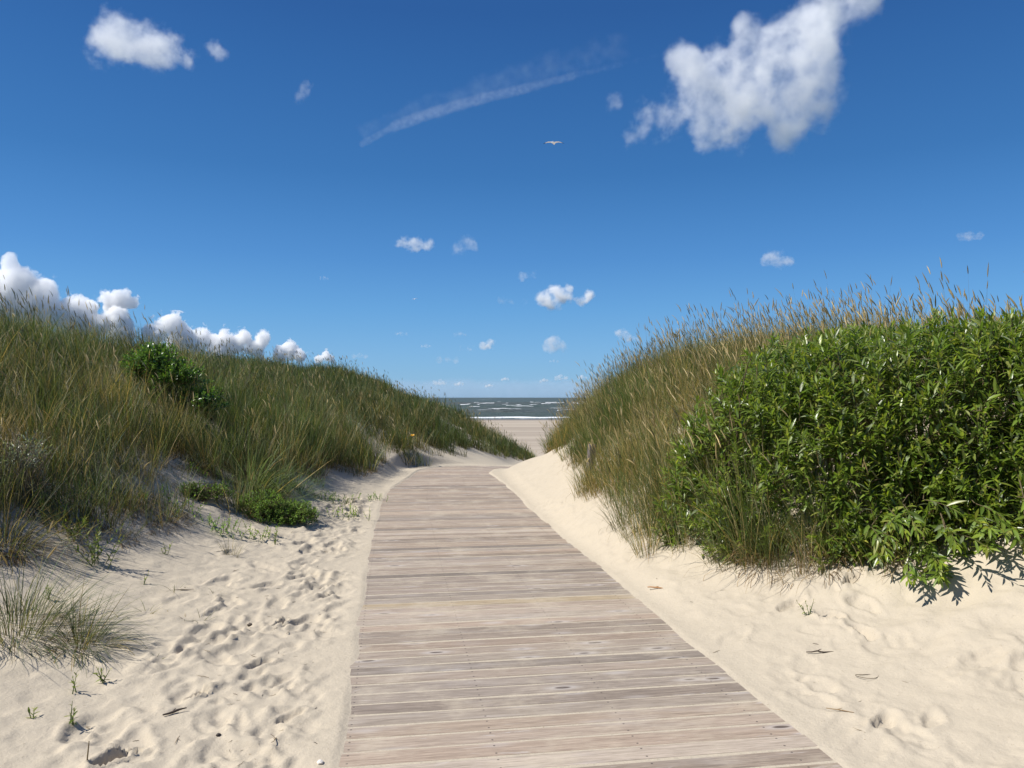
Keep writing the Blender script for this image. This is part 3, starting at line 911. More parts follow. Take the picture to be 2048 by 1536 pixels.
    stem.add(V, F, np.array((.12, .09, .05)))
    o = (3.6, 6.2, h1(3.6, 6.2))
    root = empty("willow_shrub", o)
    tag(root, "big glossy green willow shrub overhanging the sand at the right", "shrub")
    leaf.build("foliage", M_LEAF, root, off=o)
    stem.build("branches", M_WOODY, root, off=o)


# ------------------------------------------------------------------ smaller plants
def lump_shrub(name, label, cat, px, py, d, blobs, n, leaf_len, leaf_w, cols, seed, slen=(.12, .25), nleaf=10, stemcol=(.10, .075, .04), fold=.2, droop=.35, group=None, mat=None):
    """a bush of leafy shoots over the surface of a few overlapping lumps (offsets in metres from its base)"""
    r = np.random.default_rng(seed)
    v = ray(px, py); x0, y0 = v[0] / v[1] * d, d
    o = np.array([x0, y0, h1(x0, y0)])
    leaf, stem = Bag(), Bag()
    P, Dr = [], []
    vol = np.array([b[3] ** 2 for b in blobs]); vol = vol / vol.sum()
    for b, f in zip(blobs, vol):
        m = int(n * f)
        u = r.normal(0, 1, (m, 3)); u /= np.linalg.norm(u, axis=1)[:, None]
        u[:, 2] = np.abs(u[:, 2]) * .95 - .12
        R = b[3] * (1 - .45 * r.random(m) ** 2) * (1 + .3 * fbm(u[:, 0] * 2.2 + b[0] * 3, u[:, 1] * 2.2 + u[:, 2] * 2, 2, seed))
        P.append(o + np.array([b[0], b[1], 0]) + u * R[:, None] * np.array([1, 1, b[4]]) + np.array([0, 0, b[2]]))
        q = u + np.array([0, 0, .45]) + r.normal(0, .3, (m, 3)); Dr.append(q / np.linalg.norm(q, axis=1)[:, None])
    P, Dr = np.concatenate(P), np.concatenate(Dr)
    g = height(P[:, 0], P[:, 1], False)
    k = P[:, 2] > g + .015
    P, Dr = P[k], Dr[k]
    shoots(r, P, Dr, r.uniform(*slen, len(P)), nleaf, leaf_len, leaf_w, cols, leaf, stem, stemcol, droop=droop, fold=fold)
    e = P[r.choice(len(P), min(60, len(P)), replace=False)]
    s = np.tile(o, (len(e), 1)) + r.normal(0, .06, (len(e), 3)) * np.array([1, 1, 0]); s[:, 2] = height(s[:, 0], s[:, 1], False) - .02
    T = np.linspace(0, 1, 5)
    PP = s[:, None] * (1 - T)[None, :, None] + e[:, None] * T[None, :, None]; PP[:, :, 2] += (.12 * T * (1 - T))[None]
    V, F = tubes(PP, np.interp(T, [0, 1], [.006, .002])[None].repeat(len(e), 0), 4); stem.add(V, F, np.array(stemcol))
    root = empty(name, tuple(o)); tag(root, label, cat, group)
    leaf.build("foliage", mat or M_LEAF, root, off=o); stem.build("stems", M_WOODY, root, off=o)
    return root


def grass_tuft(label, px, py, n, h, spread, wild, droop, tan, dead, seed, az=3.1, lean=0.0, name="grass_tuft", group=None, heads=0, w=.0042, green="green", bright=1.0):
    r = np.random.default_rng(seed)
    p = ground_at(px, py)
    bag = Bag()
    tufted(r, np.array([p.x]), np.array([p.y]), n, spread, lambda x, y: np.full_like(x, h), lambda x, y: np.full_like(x, w), lambda x, y: np.full_like(x, tan), dead, az, lean, heads, bag, wild, droop, nseg=6, green=green, bright=bright)
    o = bag.build(name, M_GRASS, off=(p.x, p.y, p.z)); o.location = p
    return tag(o, label, "grass tuft", group)


def weed(label, px, py, nst, h, leaf_len, seed, name="leafy_weed", cat="weed", group=None, cols=None, lw=.28, nleaf=12, wide=None):
    r = np.random.default_rng(seed)
    p = ground_at(px, py); o = np.array(p)
    d = r.normal(0, .42, (nst, 3)); d[:, 2] = 1; d /= np.linalg.norm(d, axis=1)[:, None]
    L = h * r.uniform(.6, 1.1, nst)
    b = o + r.normal(0, wide or h * .12, (nst, 3)) * np.array([1, 1, 0])
    b[:, 2] = height(b[:, 0], b[:, 1], False)
    cols = WILLOW * np.array([1.1, 1.0, 1.1]) if cols is None else cols
    root = empty(name, tuple(o)); tag(root, label, cat, group)
    for k in range(nst):
        leaf, stem = Bag(), Bag()
        shoots(r, (b + d * L[:, None])[k:k + 1], d[k:k + 1], L[k:k + 1], nleaf, leaf_len, lw, cols, leaf, stem, (.10, .13, .045), spread=1.0, droop=.35, bend=.05)
        st = stem.build("stem", M_WOODY, root, off=o)
        leaf.build("leaves", M_GRASS, st, off=o)
    return root


def build_plants():
    ROSE = np.array([(.07, .14, .022), (.09, .17, .03), (.05, .105, .018), (.12, .20, .04)])
    lump_shrub("rose_bush", "dark green rounded bush standing out of the grass on the left dune", "bush", 335, 800, 10.8,
               [(-.18, 0, .62, .44, 1.0), (.22, -.1, .42, .40, .95), (.54, -.15, .08, .36, .9), (-.42, .1, .5, .28, 1.0)], 680, .052, .52, ROSE, 4, (.14, .26), 13)
    SILV = np.array([(.16, .19, .14), (.20, .23, .17), (.12, .15, .10)])
    lump_shrub("silver_leaf_shrub", "thin grey-leaved shrub in the grass at the far left", "shrub", 48, 860, 6.6,
               [(0, 0, .32, .26, 1.4), (.1, .0, .05, .2, 1.2)], 90, .048, .2, SILV, 6, (.15, .3), 11, (.2, .17, .12))
    CREEP = np.array([(.15, .25, .045), (.18, .28, .05), (.12, .21, .04)])
    lump_shrub("creeping_plant", "bright green mounded ground plant on the sand below the left dune", "plant", 525, 1030, 9.1,
               [(0, 0, -.02, .42, .95), (.34, .1, -.04, .32, .85), (-.42, .15, -.03, .30, .8)], 1900, .03, .42, CREEP, 9, (.06, .13), 9, mat=M_GRASS)
    lump_shrub("creeping_plant", "small straggling green ground plant left of the bright green mound", "plant", 385, 1030, 8.6,
               [(0, 0, .0, .22, .9), (.2, .15, .0, .18, .9)], 260, .03, .42, CREEP * .85, 10, (.06, .12), 8, mat=M_GRASS)
    low = [(425, 965, "low green ground plant in the bare patch above the straggling one", 8.9), (470, 930, "low green ground plant where the bare patch meets the grass", 9.6), (440, 1062, "flat green ground plant left of the dry brown-stalked tuft", 8.2),
           (512, 1072, "pale green ground plant just below the bright mound", 8.3), (655, 1000, "dark low ground plant right of the bright mound", 10.2), (700, 1035, "yellowish low ground plant near the trodden sand", 9.6), (745, 1000, "small low ground plant closest to the boardwalk's left edge", 10.6),
           (625, 960, "green ground plant behind the arching tuft's tips", 11.0), (330, 1010, "dusty ground plant under the brown grass at the left", 8.2)]
    for k, (px, py, lab, d) in enumerate(low):
        weed(lab, px, py, 15 + k % 3 * 4, .12 + .02 * (k % 3), .036, 110 + k, "ground_plant", "plant", "low ground plants at the foot of the left dune", CREEP * (1.0, .85, 1.2)[k % 3] * np.array([1.15 if k % 2 else 1.0, 1, 1]), .4, 9, .15)
    # tufts that stand by themselves
    G = "tufts of grass standing alone in the sand"
    grass_tuft("arching blue-green grass tuft leaning over the bright green mound", 524, 1000, 340, 1.02, .22, .6, 1.7, .04, .04, 31, az=-.15, lean=.42, group=G, green="blue", w=.0066, bright=1.7)
    grass_tuft("second arching green grass tuft right behind the bright green mound", 606, 985, 200, .72, .16, .6, 1.5, .06, .08, 39, az=-.15, lean=.35, group=G, green="blue", w=.006, bright=1.7)
    grass_tuft("sprawling half dry grass tuft at the left edge of the sand", 45, 1265, 760, .50, .34, .8, 1.2, .22, .42, 32, az=-.5, lean=.2, group=G, heads=3)
    grass_tuft("low wiry grass tuft right of the sprawling tuft at the left edge", 165, 1290, 260, .38, .16, .9, 1.4, .2, .38, 33, az=-.3, lean=.15, group=G)
    grass_tuft("small dry grass tuft with brown straight stalks below the arching tuft", 462, 1110, 46, .30, .07, .45, .35, .45, .15, 34, group=G, w=.003)
    grass_tuft("dry pale grass clump bending out of the shade at the left edge", 25, 1090, 380, .55, .2, .9, 1.2, .45, .5, 35, az=-.2, lean=.3, group=G)
    grass_tuft("thin green grass tuft at the foot of the brown grass", 250, 1010, 50, .40, .10, .5, .8, .2, .1, 36, group=G)
    grass_tuft("stiff upright grass tuft left of the straggling ground plant", 330, 1040, 40, .34, .09, .5, .6, .3, .2, 37, group=G)
    grass_tuft("short dark grass tuft at the boardwalk's left edge by the shaded clumps", 700, 1010, 46, .28, .09, .5, .7, .1, .15, 38, group=G)
    # shoots of young grass and weeds on the open sand
    SG = "small sprouts on the open sand"
    sprouts = [(430, 1190, "wispy grass sprout nearest the footprints on the upper left sand"), (350, 1185, "three-bladed grass sprout beside a pale twig"),
               (295, 1225, "fine grass sprout low on the left sand bank"), (335, 1220, "grass sprout in the middle of the sprout row"),
               (240, 1230, "broad grass sprout at the left end of the row"), (372, 1240, "tiny lone grass sprout below the sprout row"),
               (402, 1240, "little green grass sprout at the right end of the row"), (310, 1320, "curved wiry grass sprout right of the wiry tuft"),
               (150, 1160, "trailing grass sprout under the leafy weed")]
    for k, (px, py, lab) in enumerate(sprouts):
        grass_tuft(lab, px, py, 9 + k % 4 * 2, .12 + .02 * (k % 3), .03, 1.0, 1.0, .15, .2, 50 + k, name="grass_sprout", group=SG, w=.0036)["category"] = "grass sprout"
    weed("bushy green leafy weed with a dark shadow below the left dune", 190, 1130, 12, .34, .055, 60)
    weed("palm-like bright green weed left of the bushy weed", 150, 1075, 5, .16, .085, 61, lw=.2)
    for k, (px, py, lab) in enumerate([(62, 1440, "tiny weed seedling nearest the lower left corner"), (145, 1452, "green weed seedling with a long twig beside it"),
                                       (205, 1368, "pale green weed seedling below the wiry tuft"), (155, 1388, "weed seedling just left of the pale green one"),
                                       (550, 1090, "small upright weed alone on the sand near the green mound"), (330, 1112, "yellowish weed at the edge of the dune's shade"),
                                       (286, 1170, "flat weed between the bushy weed and the sprout row"), (1620, 1232, "small yellow-green seedling on the right sand bank"),
                                       (95, 1200, "weed seedling behind the sprawling tuft")]):
        weed(lab, px, py, 2 + k % 3, .085 + .02 * (k % 2), .034, 70 + k, "weed_seedling", "weed", "weed seedlings in the sand", nleaf=7)
    # orange flower in the left grass
    r = np.random.default_rng(4)
    v = ray(825, 872); d = 19.0
    c = np.array([v[0] / v[1] * d, d, CAM_H + v[2] / v[1] * d])
    g = h1(c[0], c[1])
    root = empty("flower", (c[0], c[1], g)); tag(root, "single orange-yellow flower among the dark grass of the left dune", "flower")
    zz = max(c[2] - g, .35)
    V, F = tubes(np.array([[(0, 0, -.02), (.01, 0, zz * .5), (0, -.01, zz)]], float), np.array([[.006, .005, .004]]), 5)
    b = Bag(); b.add(V, F, np.array((.06, .1, .03))); b.build("stem", M_WOODY, root)
    a = np.arange(6) / 6 * TAU
    ax = np.stack([np.cos(a), np.sin(a) - .5, .7 + 0 * a], -1); ax /= np.linalg.norm(ax, axis=1)[:, None]
    V, F, C = leaf_set(r, np.tile(np.array([0, -.01, zz]), (6, 1)), ax, np.tile(np.array([0, -.6, 1.0]), (6, 1)), np.full(6, .07), np.full(6, .05), np.tile(np.array((.60, .33, .03)), (6, 1)), .15, np.full(6, .2))
    b = Bag(); b.add(V, F, C); b.build("petals", M_LEAF, root)


# ------------------------------------------------------------------ bits on the sand
def build_bits():
    r = np.random.default_rng(15)

    def twig_mesh(seed, L, rad, col):
        q = np.random.default_rng(seed)
        T = np.linspace(0, 1, 6)
        P = np.stack([(T - .5) * L, q.normal(0, L * .04, 6).cumsum() * .6, .5 * rad + q.uniform(0, L * .05, 6)], -1)[None]
        b = Bag(); V, F = tubes(P, np.interp(T, [0, .5, 1], [.6, 1, .4])[None] * rad, 5); b.add(V, F, np.array(col))
        if L > .1:
            P2 = P[:, 2:3, :] + np.linspace(0, 1, 3)[None, :, None] * np.array([L * .2, L * .16, rad])
            V, F = tubes(P2, np.array([[.6, .5, .3]]) * rad, 4); b.add(V, F, np.array(col))
        return b

    proto = []
    for k in range(5):
        o = twig_mesh(k, (.07, .10, .05, .13, .06)[k], (.0028, .0026, .003, .003, .0022)[k], ((.09, .065, .045), (.14, .10, .065), (.06, .045, .035), (.2, .15, .09), (.1, .07, .05))[k]).build("twig", M_WOODY)
        proto.append(o)
    used = set()
    spots = []
    for _ in range(95):
        yy = 2.6 + 6.5 * r.random() ** 1.4
        spots.append((.86 - .156 * yy - 1.15 - abs(r.normal(0, .55)), yy, "L"))
    for _ in range(15):
        yy = 2.5 + 4.5 * r.random() ** 1.3
        spots.append((.86 - .156 * yy + 1.15 + abs(r.normal(0, .6)), yy, "R"))
    for k, (x, y, s) in enumerate(spots):
        p = proto[k % 5]
        o = p if k < 5 else p.copy()
        if k >= 5: COL.objects.link(o)
        o.location = (x, y, float(height(np.full(60, x), np.full(60, y), True)[0]) + .001)
        o.rotation_euler = (r.normal(0, .08), r.normal(0, .08), r.uniform(0, TAU)); sc = r.uniform(.25, .75); o.scale = (sc, sc, sc)
        if s == "L": tag(o, "short dry twig on the trodden sand left of the boardwalk", "twig", "twigs left of the boardwalk")
        else: tag(o, "short dry twig on the smooth sand right of the boardwalk", "twig", "twigs right of the boardwalk")

    def single(name, label, cat, px, py, L, rad, col, rz, seed):
        o = twig_mesh(seed, L, rad, col).build(name, M_WOODY)
        p = ground_at(px, py)
        o.location = (p.x, p.y, float(height(np.full(60, p.x), np.full(60, p.y), True)[0]) + .003); o.rotation_euler = (0, 0, rz)
        tag(o, label, cat)

    single("stick", "long dark stick lying on the sand above the wire-like loop", "stick", 1640, 1305, .16, .005, (.07, .05, .035), -.1, 31)
    single("stick", "light brown straw lying on the sand right of the boardwalk's near end", "stick", 1680, 1430, .13, .003, (.30, .2, .1), -.35, 32)
    single("stick", "pale bleached stick in the sand beside the grass sprouts", "stick", 365, 1182, .17, .009, (.5, .43, .33), .15, 33)
    single("stick", "dark split stick in the left sand near the footprints", "stick", 350, 1430, .12, .007, (.08, .06, .045), .8, 34)
    single("stick", "orange-brown dead stalk on the sand beside the boardwalk's right edge", "stick", 1312, 1180, .14, .007, (.38, .2, .09), -.5, 35)
    # straw standing in the sand at the bottom left
    p = ground_at(172, 1536)
    T = np.linspace(0, 1, 4)
    V, F = tubes(np.stack([.012 * T, 0 * T, .13 * T - .02], -1)[None], np.array([[.0035, .003, .003, .002]]), 5)
    b = Bag(); b.add(V, F, np.array((.2, .15, .08))); o = b.build("straw", M_WOODY); o.location = p
    tag(o, "thin straw standing upright in the sand at the lower left", "straw")
    # loop of dry stalk
    p = ground_at(1735, 1354)
    a = np.linspace(0, TAU, 25)
    V, F = tubes(np.stack([.062 * np.cos(a), .03 * np.sin(a) + .008 * np.cos(2 * a), .004 + 0 * a], -1)[None], np.full((1, 25), .0018), 5)
    b = Bag(); b.add(V, F, np.array((.16, .13, .09))); o = b.build("stalk_loop", M_WOODY); o.location = (p.x, p.y, float(height(np.full(60, p.x), np.full(60, p.y), True)[0]) + .002)
    tag(o, "thin dry stalk curled into a loop on the right sand", "stalk")
    # pebble, shell, and a dark lump standing in for a footprint's shade
    stones = [(437, 1474, .012, (.05, .04, .035), "dark round pebble on the left sand"), (640, 1528, .016, (.75, .7, .62), "white shell fragment at the boardwalk's lower left end"),
              (500, 1246, .018, (.10, .08, .06), "dark lump standing for the shade in a deep footprint on the left sand")]
    for k, (px, py, R, c, lab) in enumerate(stones):
        bm = bmesh.new(); bmesh.ops.create_icosphere(bm, subdivisions=3, radius=R)
        for v in bm.verts:
            q = 1 + .5 * float(fbm(np.array(v.co.x / R * 1.3), np.array(v.co.y / R * 1.3 + v.co.z / R), 2, k)); v.co *= q; v.co.z *= .6
        V = np.array([v.co[:] for v in bm.verts]); F = np.array([[v.index for v in f.verts] for f in bm.faces]); bm.free()
        o = mesh_obj("shell" if k == 1 else "pebble", V, F, M_WOODY, np.tile(np.array(c), (len(V), 1)))
        p = ground_at(px, py); o.location = (p.x, p.y, float(height(np.full(60, p.x), np.full(60, p.y), True)[0]) + R * .3)
        tag(o, lab, "shell" if k == 1 else "pebble")
    # post in the right grass
    v = ray(1181, 905); d = 10.9; x, y = v[0] / v[1] * d, d
    g = h1(x, y); top = max(CAM_H + ray(1181, 888)[2] / ray(1181, 888)[1] * d, g + .3)
    bm = bmesh.new(); bmesh.ops.create_cube(bm, size=1)
    hh = top - g + .3
    for q in bm.verts: q.co = (q.co.x * .10, q.co.y * .10, q.co.z * hh)
    bmesh.ops.bevel(bm, geom=[e for e in bm.edges], offset=.012, segments=2, affect="EDGES")
    bmesh.ops.subdivide_edges(bm, edges=[e for e in bm.edges if e.calc_length() > .2], cuts=6)
    me = bpy.data.meshes.new("wooden_post"); bm.to_mesh(me); bm.free()
    a = me.attributes.new("Col", "FLOAT_COLOR", "POINT")
    for k2, vv in enumerate(me.vertices): a.data[k2].color = (.15, .13, .12, 1)
    me.materials.append(M_WOODY)
    o = bpy.data.objects.new("wooden_post", me); COL.objects.link(o); o.location = (x, y, g - .3 + hh / 2); o.rotation_euler = (.04, .05, .4)
    tag(o, "weathered grey wooden post half hidden in the right dune's grass", "post")


# ------------------------------------------------------------------ gulls
def build_gull(label, px, py, d, yaw, roll):
    # lofted spanwise: tip - wing - body - wing - tip, one skin
    secs = [(-.66, -.13, -.105, .004, -.012), (-.58, -.12, -.03, .008, .012), (-.44, -.10, .04, .014, .045), (-.30, -.09, .10, .02, .062), (-.16, -.11, .115, .028, .05), (-.075, -.15, .14, .05, .02),
            (-.035, -.26, .24, .095, 0), (0, -.33, .30, .12, -.005)]
    secs = secs + [(-a, b, c, t, z) for (a, b, c, t, z) in secs[-2::-1]]
    n = 12; V, C = [], []
    for (x, y0, y1, t, z) in secs:
        for q in range(n):
            a = TAU * q / n
            y = (y0 + y1) / 2 + (y1 - y0) / 2 * math.cos(a)
            f = (1 - .55 * max(0, -math.cos(a)) * (abs(x) < .05))
            V.append((x, y, z + t / 2 * math.sin(a) * f))
            C.append((.03, .03, .035) if abs(x) > .54 else ((.42, .44, .47) if math.sin(a) > .2 and abs(x) > .05 else (.88, .92, 1.0)))
    m = len(secs); i = np.arange(m * n).reshape(m, n)
    F = [np.stack([i[:-1], np.roll(i, -1, 1)[:-1], np.roll(i, -1, 1)[1:], i[1:]], -1).reshape(-1, 4), i[:1][:, ::-1], i[-1:]]
    v = ray(px, py); loc = np.array([0, 0, CAM_H]) + v * d
    root = empty("seagull", tuple(loc)); root.rotation_euler = (0, roll, yaw)
    tag(root, label, "seagull")
    mesh_obj("body", np.array(V), F, M_FEATHER, np.array(C), root)
    bk, fk = tubes(np.array([[(0, .28, -.01), (0, .32, -.012), (0, .36, -.022)]], float), np.array([[.016, .012, .004]]), 6)
    b = Bag(); b.add(bk, fk, np.array((.6, .38, .05))); b.build("beak", M_FEATHER, root)


# ------------------------------------------------------------------ clouds
def cloud(label, D, blobs, dens, th=.34, soft=.4, amp=1.6, nscale=1.6, group=None, detail=6, seed=0, depth=.5, name="cloud", stretch=None, rough=.58, warp=.5, cap=.66, billow=False, tint=(1, 1, 1)):
    """blobs: (px, py, radius_px, weight) or segments (px, py, px2, py2, radius_px, weight) at distance D. One closed hull, its inside filled with noisy vapour."""
    r = np.random.default_rng(seed + 100)
    E = np.array([0, 0, CAM_H])
    c0 = np.mean([(b[0], b[1]) for b in blobs], axis=0)
    O = E + ray(*c0) * D
    S = D / FPX * np.mean([b[-2] for b in blobs])          # one local unit = mean radius
    pts = []
    bm = bmesh.new()
    for b in blobs:
        R = b[-2] * D / FPX / S
        dd = D + r.normal(0, depth) * b[-2] * D / FPX
        a = (E + ray(b[0], b[1]) * dd - O) / S
        q = (E + ray(b[2], b[3]) * dd - O) / S if len(b) == 6 else None
        pts.append((a, q, R, b[-1]))
        for t in (np.linspace(0, 1, max(2, int(np.linalg.norm(q - a) / (.6 * R)))) if q is not None else (0,)):
            bmesh.ops.create_icosphere(bm, subdivisions=3, radius=R * 1.15, matrix=Matrix.Translation(Vector(a if q is None else a + (q - a) * t)))
    me = bpy.data.meshes.new(name); bm.to_mesh(me); bm.free()
    o = bpy.data.objects.new(name, me); COL.objects.link(o)
    md = o.modifiers.new("skin", "REMESH"); md.mode = "VOXEL"; md.voxel_size = .16
    dg = bpy.context.evaluated_depsgraph_get()
    me2 = bpy.data.meshes.new_from_object(o.evaluated_get(dg)); o.modifiers.clear(); o.data = me2; bpy.data.meshes.remove(me)
    me2.name = name
    o.location = O; o.scale = (S, S, S)
    m, nt, N, L = new_mat("vapour")
    vm = lambda op, x, y: _vmath(nt, op, x, y)
    P = nd(nt, "ShaderNodeTexCoord").outputs["Object"]
    off = vm("ADD", P, (seed * 3.7, seed * 1.9, seed * 5.1))
    PW = P
    if warp:
        wn = nd(nt, "ShaderNodeTexNoise", i_Scale=nscale * .9, i_Detail=3.0); L.new(off, wn.inputs["Vector"])
        PW = vm("ADD", P, vm("MULTIPLY", vm("SUBTRACT", wn.outputs["Color"], (.5, .5, .5)), (warp, warp, warp)))
    tot = None
    for (a, q, R, w) in pts:
        if q is None:
            c = tuple(a)
        else:
            ab = q - a
            t = nd(nt, "ShaderNodeVectorMath", operation="DOT_PRODUCT"); L.new(vm("SUBTRACT", PW, tuple(a)), t.inputs[0]); t.inputs[1].default_value = tuple(ab / np.dot(ab, ab))
            tc = nd(nt, "ShaderNodeClamp"); L.new(t.outputs["Value"], tc.inputs[0])
            sc = nd(nt, "ShaderNodeVectorMath", operation="SCALE"); sc.inputs[0].default_value = tuple(ab); L.new(tc.outputs[0], sc.inputs["Scale"])
            c = vm("ADD", sc.outputs[0], tuple(a))
        dn = nd(nt, "ShaderNodeVectorMath", operation="DISTANCE"); L.new(PW, dn.inputs[0])
        if isinstance(c, tuple): dn.inputs[1].default_value = c
        else: L.new(c, dn.inputs[1])
        v = ramp(nt, dn.outputs["Value"], R * 1.12, R * .25, 0.0, w)
        tot = v if tot is None else (mth(nt, "ADD", tot, v) if not billow else mth(nt, "SMOOTH_MAX", tot, v, .3))
    tot = mth(nt, "MINIMUM", tot, cap)
    nz = noise(nt, scaled(nt, off, stretch) if stretch else off, nscale, detail, rough)
    f = mth(nt, "ADD", tot, mth(nt, "MULTIPLY", mth(nt, "SUBTRACT", nz, .5), amp))
    den = mth(nt, "MULTIPLY", mth(nt, "MULTIPLY", ramp(nt, f, th, th + soft), ramp(nt, tot, .0, .15)), dens / S)
    pv = nd(nt, "ShaderNodeVolumePrincipled"); pv.inputs["Color"].default_value = (*tint, 1); pv.inputs["Anisotropy"].default_value = .1
    L.new(den, pv.inputs["Density"])
    out = nd(nt, "ShaderNodeOutputMaterial"); L.new(pv.outputs[0], out.inputs["Volume"])
    o.data.materials.clear(); o.data.materials.append(m)
    return tag(o, label, "cloud", group)


def _vmath(nt, op, x, y):
    n = nt.nodes.new("ShaderNodeVectorMath"); n.operation = op
    for i, v in enumerate((x, y)):
        if isinstance(v, tuple): n.inputs[i].default_value = v
        else: nt.links.new(v, n.inputs[i])
    return n.outputs[0]


def build_clouds():
    cloud("large ragged white cloud cut by the top edge at the upper right", 2600,
          [(1712, -22, 60, 1), (1655, 25, 78, 1), (1600, 85, 85, 1), (1570, 150, 90, 1), (1490, 160, 80, .95), (1415, 160, 78, .95), (1470, 235, 72, 1), (1420, 265, 48, .8),
           (1590, 232, 78, .85), (1640, 195, 60, .7), (1640, 140, 58, .7), (1330, 225, 70, .55), (1275, 262, 48, .45), (1500, 70, 46, .55), (1478, 40, 30, .45), (1372, 130, 48, .8), (1570, 268, 42, .6), (1228, 208, 26, .35)],
          2.1, .34, .95, 2.75, 1.15, None, 9, 1, rough=.65)
    cloud("small white cloud alone at the upper left", 3000,
          [(225, 70, 52, .9), (265, 85, 52, 1), (305, 92, 48, 1), (345, 108, 44, .9), (215, 110, 40, .5), (365, 118, 26, .6), (180, 82, 28, .4)], 1.6, .34, .95, 2.8, 1.1, None, 9, 2, rough=.66)
    cloud("wispy scrap of cloud right of the upper left cloud", 3000, [(430, 98, 24, .7), (442, 108, 20, .7)], .6, .30, .8, 1.6, 1.3, "wisps of thin cloud", 6, 3)
    cloud("very faint cloud wisp below the upper left clouds", 3000, [(604, 190, 18, .6), (614, 172, 18, .6), (597, 200, 14, .5)], .3, .30, .8, 1.6, 1.3, "wisps of thin cloud", 6, 4)
    G = "cumulus clouds behind the left dune"
    D = 9000
    kw = dict(th=.44, soft=.22, amp=2.5, nscale=1.15, detail=8, depth=.3, group=G, cap=.9, warp=.6, billow=True, rough=.62)
    cloud("tallest billowing cumulus, at the left edge above the dune grass", D, [(-50, 610, 80, 1), (5, 580, 48, 1), (18, 532, 22, 1), (42, 570, 44, 1), (75, 588, 40, 1), (95, 604, 28, 1), (60, 622, 52, 1), (0, 630, 60, 1)], 4.5, seed=11, **kw)
    cloud("low cumulus hump between the tallest one and the round-headed one", D, [(132, 622, 30, 1), (160, 618, 30, 1), (182, 616, 24, 1), (150, 650, 45, 1), (190, 650, 34, 1)], 4, seed=12, **kw)
    cloud("round-headed cumulus rising above the dune grass", D, [(222, 606, 27, 1), (240, 604, 28, 1), (258, 608, 20, 1), (237, 634, 30, 1), (246, 665, 34, 1)], 4.5, seed=13, **kw)
    cloud("long row of cumulus heads behind the dark green bush", D, [(330, 650, 26, 1), (352, 657, 30, 1), (308, 668, 28, 1), (362, 680, 36, 1), (405, 672, 25, 1), (424, 684, 26, 1), (452, 676, 26, 1), (470, 688, 26, 1), (492, 676, 22, 1), (526, 676, 23, 1), (508, 694, 28, 1), (440, 706, 34, 1), (390, 706, 34, 1)], 4.5, seed=14, **kw)
    cloud("small cumulus just right of the cumulus row", D, [(580, 700, 24, 1), (562, 708, 20, 1), (600, 710, 20, 1)], 4, seed=15, **kw)
    cloud("smallest cumulus peeping over the left ridge", D, [(652, 711, 15, 1), (638, 717, 14, .9), (664, 718, 12, .8)], 2.2, seed=16, **kw)
    # contrail: a bright line with a thin veil above it
    line = [(725, 288), (755, 270), (790, 252), (830, 236), (875, 222), (920, 209), (965, 197), (1010, 187), (1055, 176), (1100, 164), (1145, 152), (1190, 141), (1240, 129), (1290, 117), (1325, 108)]
    segs = [(*line[k], *line[min(k + 2, 14)], (11, 16, 16, 15, 13, 11, 9)[k // 2], (.75, .95, .9, .85, .7, .5, .35)[k // 2]) for k in range(0, 14, 2)]
    cloud("thin white vapour trail slanting across the upper middle of the sky", 6000, segs,  .30, .26, 1.3, 1.0, 1.4, None, 6, 21, .0, "vapour_trail", warp=.3, rough=.7, billow=True)
    cloud("faint cloud veil along the top of the vapour trail", 7000,
          [(735, 262, 830, 226, 30, .7), (830, 222, 960, 180, 38, .7), (960, 180, 1110, 132, 44, .7), (1110, 132, 1230, 98, 44, .6)], .15, .36, 1.1, 1.6, 1.6, None, 7, 22, .0, warp=.6, billow=True)
    S = "small clouds low over the sea"
    kw = dict(th=.34, soft=1.0, amp=2.6, nscale=1.0, detail=7, depth=.3, group=S, rough=.64)
    D = 7000
    cloud("flat pinkish-white cloudlet left of the sky's middle", D, [(812, 484, 20, .8), (832, 490, 22, .9), (856, 491, 18, .8), (795, 488, 12, .5)], 1.6, seed=31, **kw)
    cloud("fainter grey cloudlet right of the pinkish-white one", D, [(935, 488, 22, .7), (915, 497, 22, .6), (948, 494, 14, .6)], .75, seed=32, **kw)
    cloud("brightest puffy cloudlet in the middle, with two heads", D, [(1092, 594, 24, .9), (1112, 588, 24, 1), (1134, 586, 24, 1), (1110, 604, 24, .8), (1176, 592, 17, .9), (1160, 602, 16, .7), (1080, 605, 14, .6)], 3.6, seed=33, **kw)
    cloud("small grey scrap above the two-headed cloudlet", D, [(1046, 552, 16, .7), (1068, 550, 14, .5)], .9, seed=34, **kw)
    cloud("grey smear left of the two-headed cloudlet", D, [(1004, 600, 14, .6), (1025, 602, 14, .5), (1050, 604, 14, .5)], .4, seed=35, **kw)
    D = 9000
    cloud("little white-topped cloudlet left over the sea with a grey tail", D, [(978, 688, 16, 1), (965, 692, 13, .7), (940, 697, 13, .5), (922, 697, 10, .5)], 1.8, seed=36, **kw)
    cloud("pale round cloudlet above the gap between the dunes", D, [(1095, 688, 18, .8), (1112, 684, 20, .9), (1124, 694, 18, .7), (1100, 697, 18, .7)], 1.2, seed=37, **kw)
    cloud("pale cloudlet just left of the right dune's slope", D, [(1242, 668, 17, .9), (1256, 675, 16, .7), (1275, 677, 12, .4)], 1.4, seed=38, **kw)
    cloud("lone grey-white cloudlet over the right dune", D, [(1545, 518, 22, .8), (1566, 520, 22, .8), (1528, 522, 16, .6), (1584, 522, 14, .5)], 1.1, seed=39, **kw)
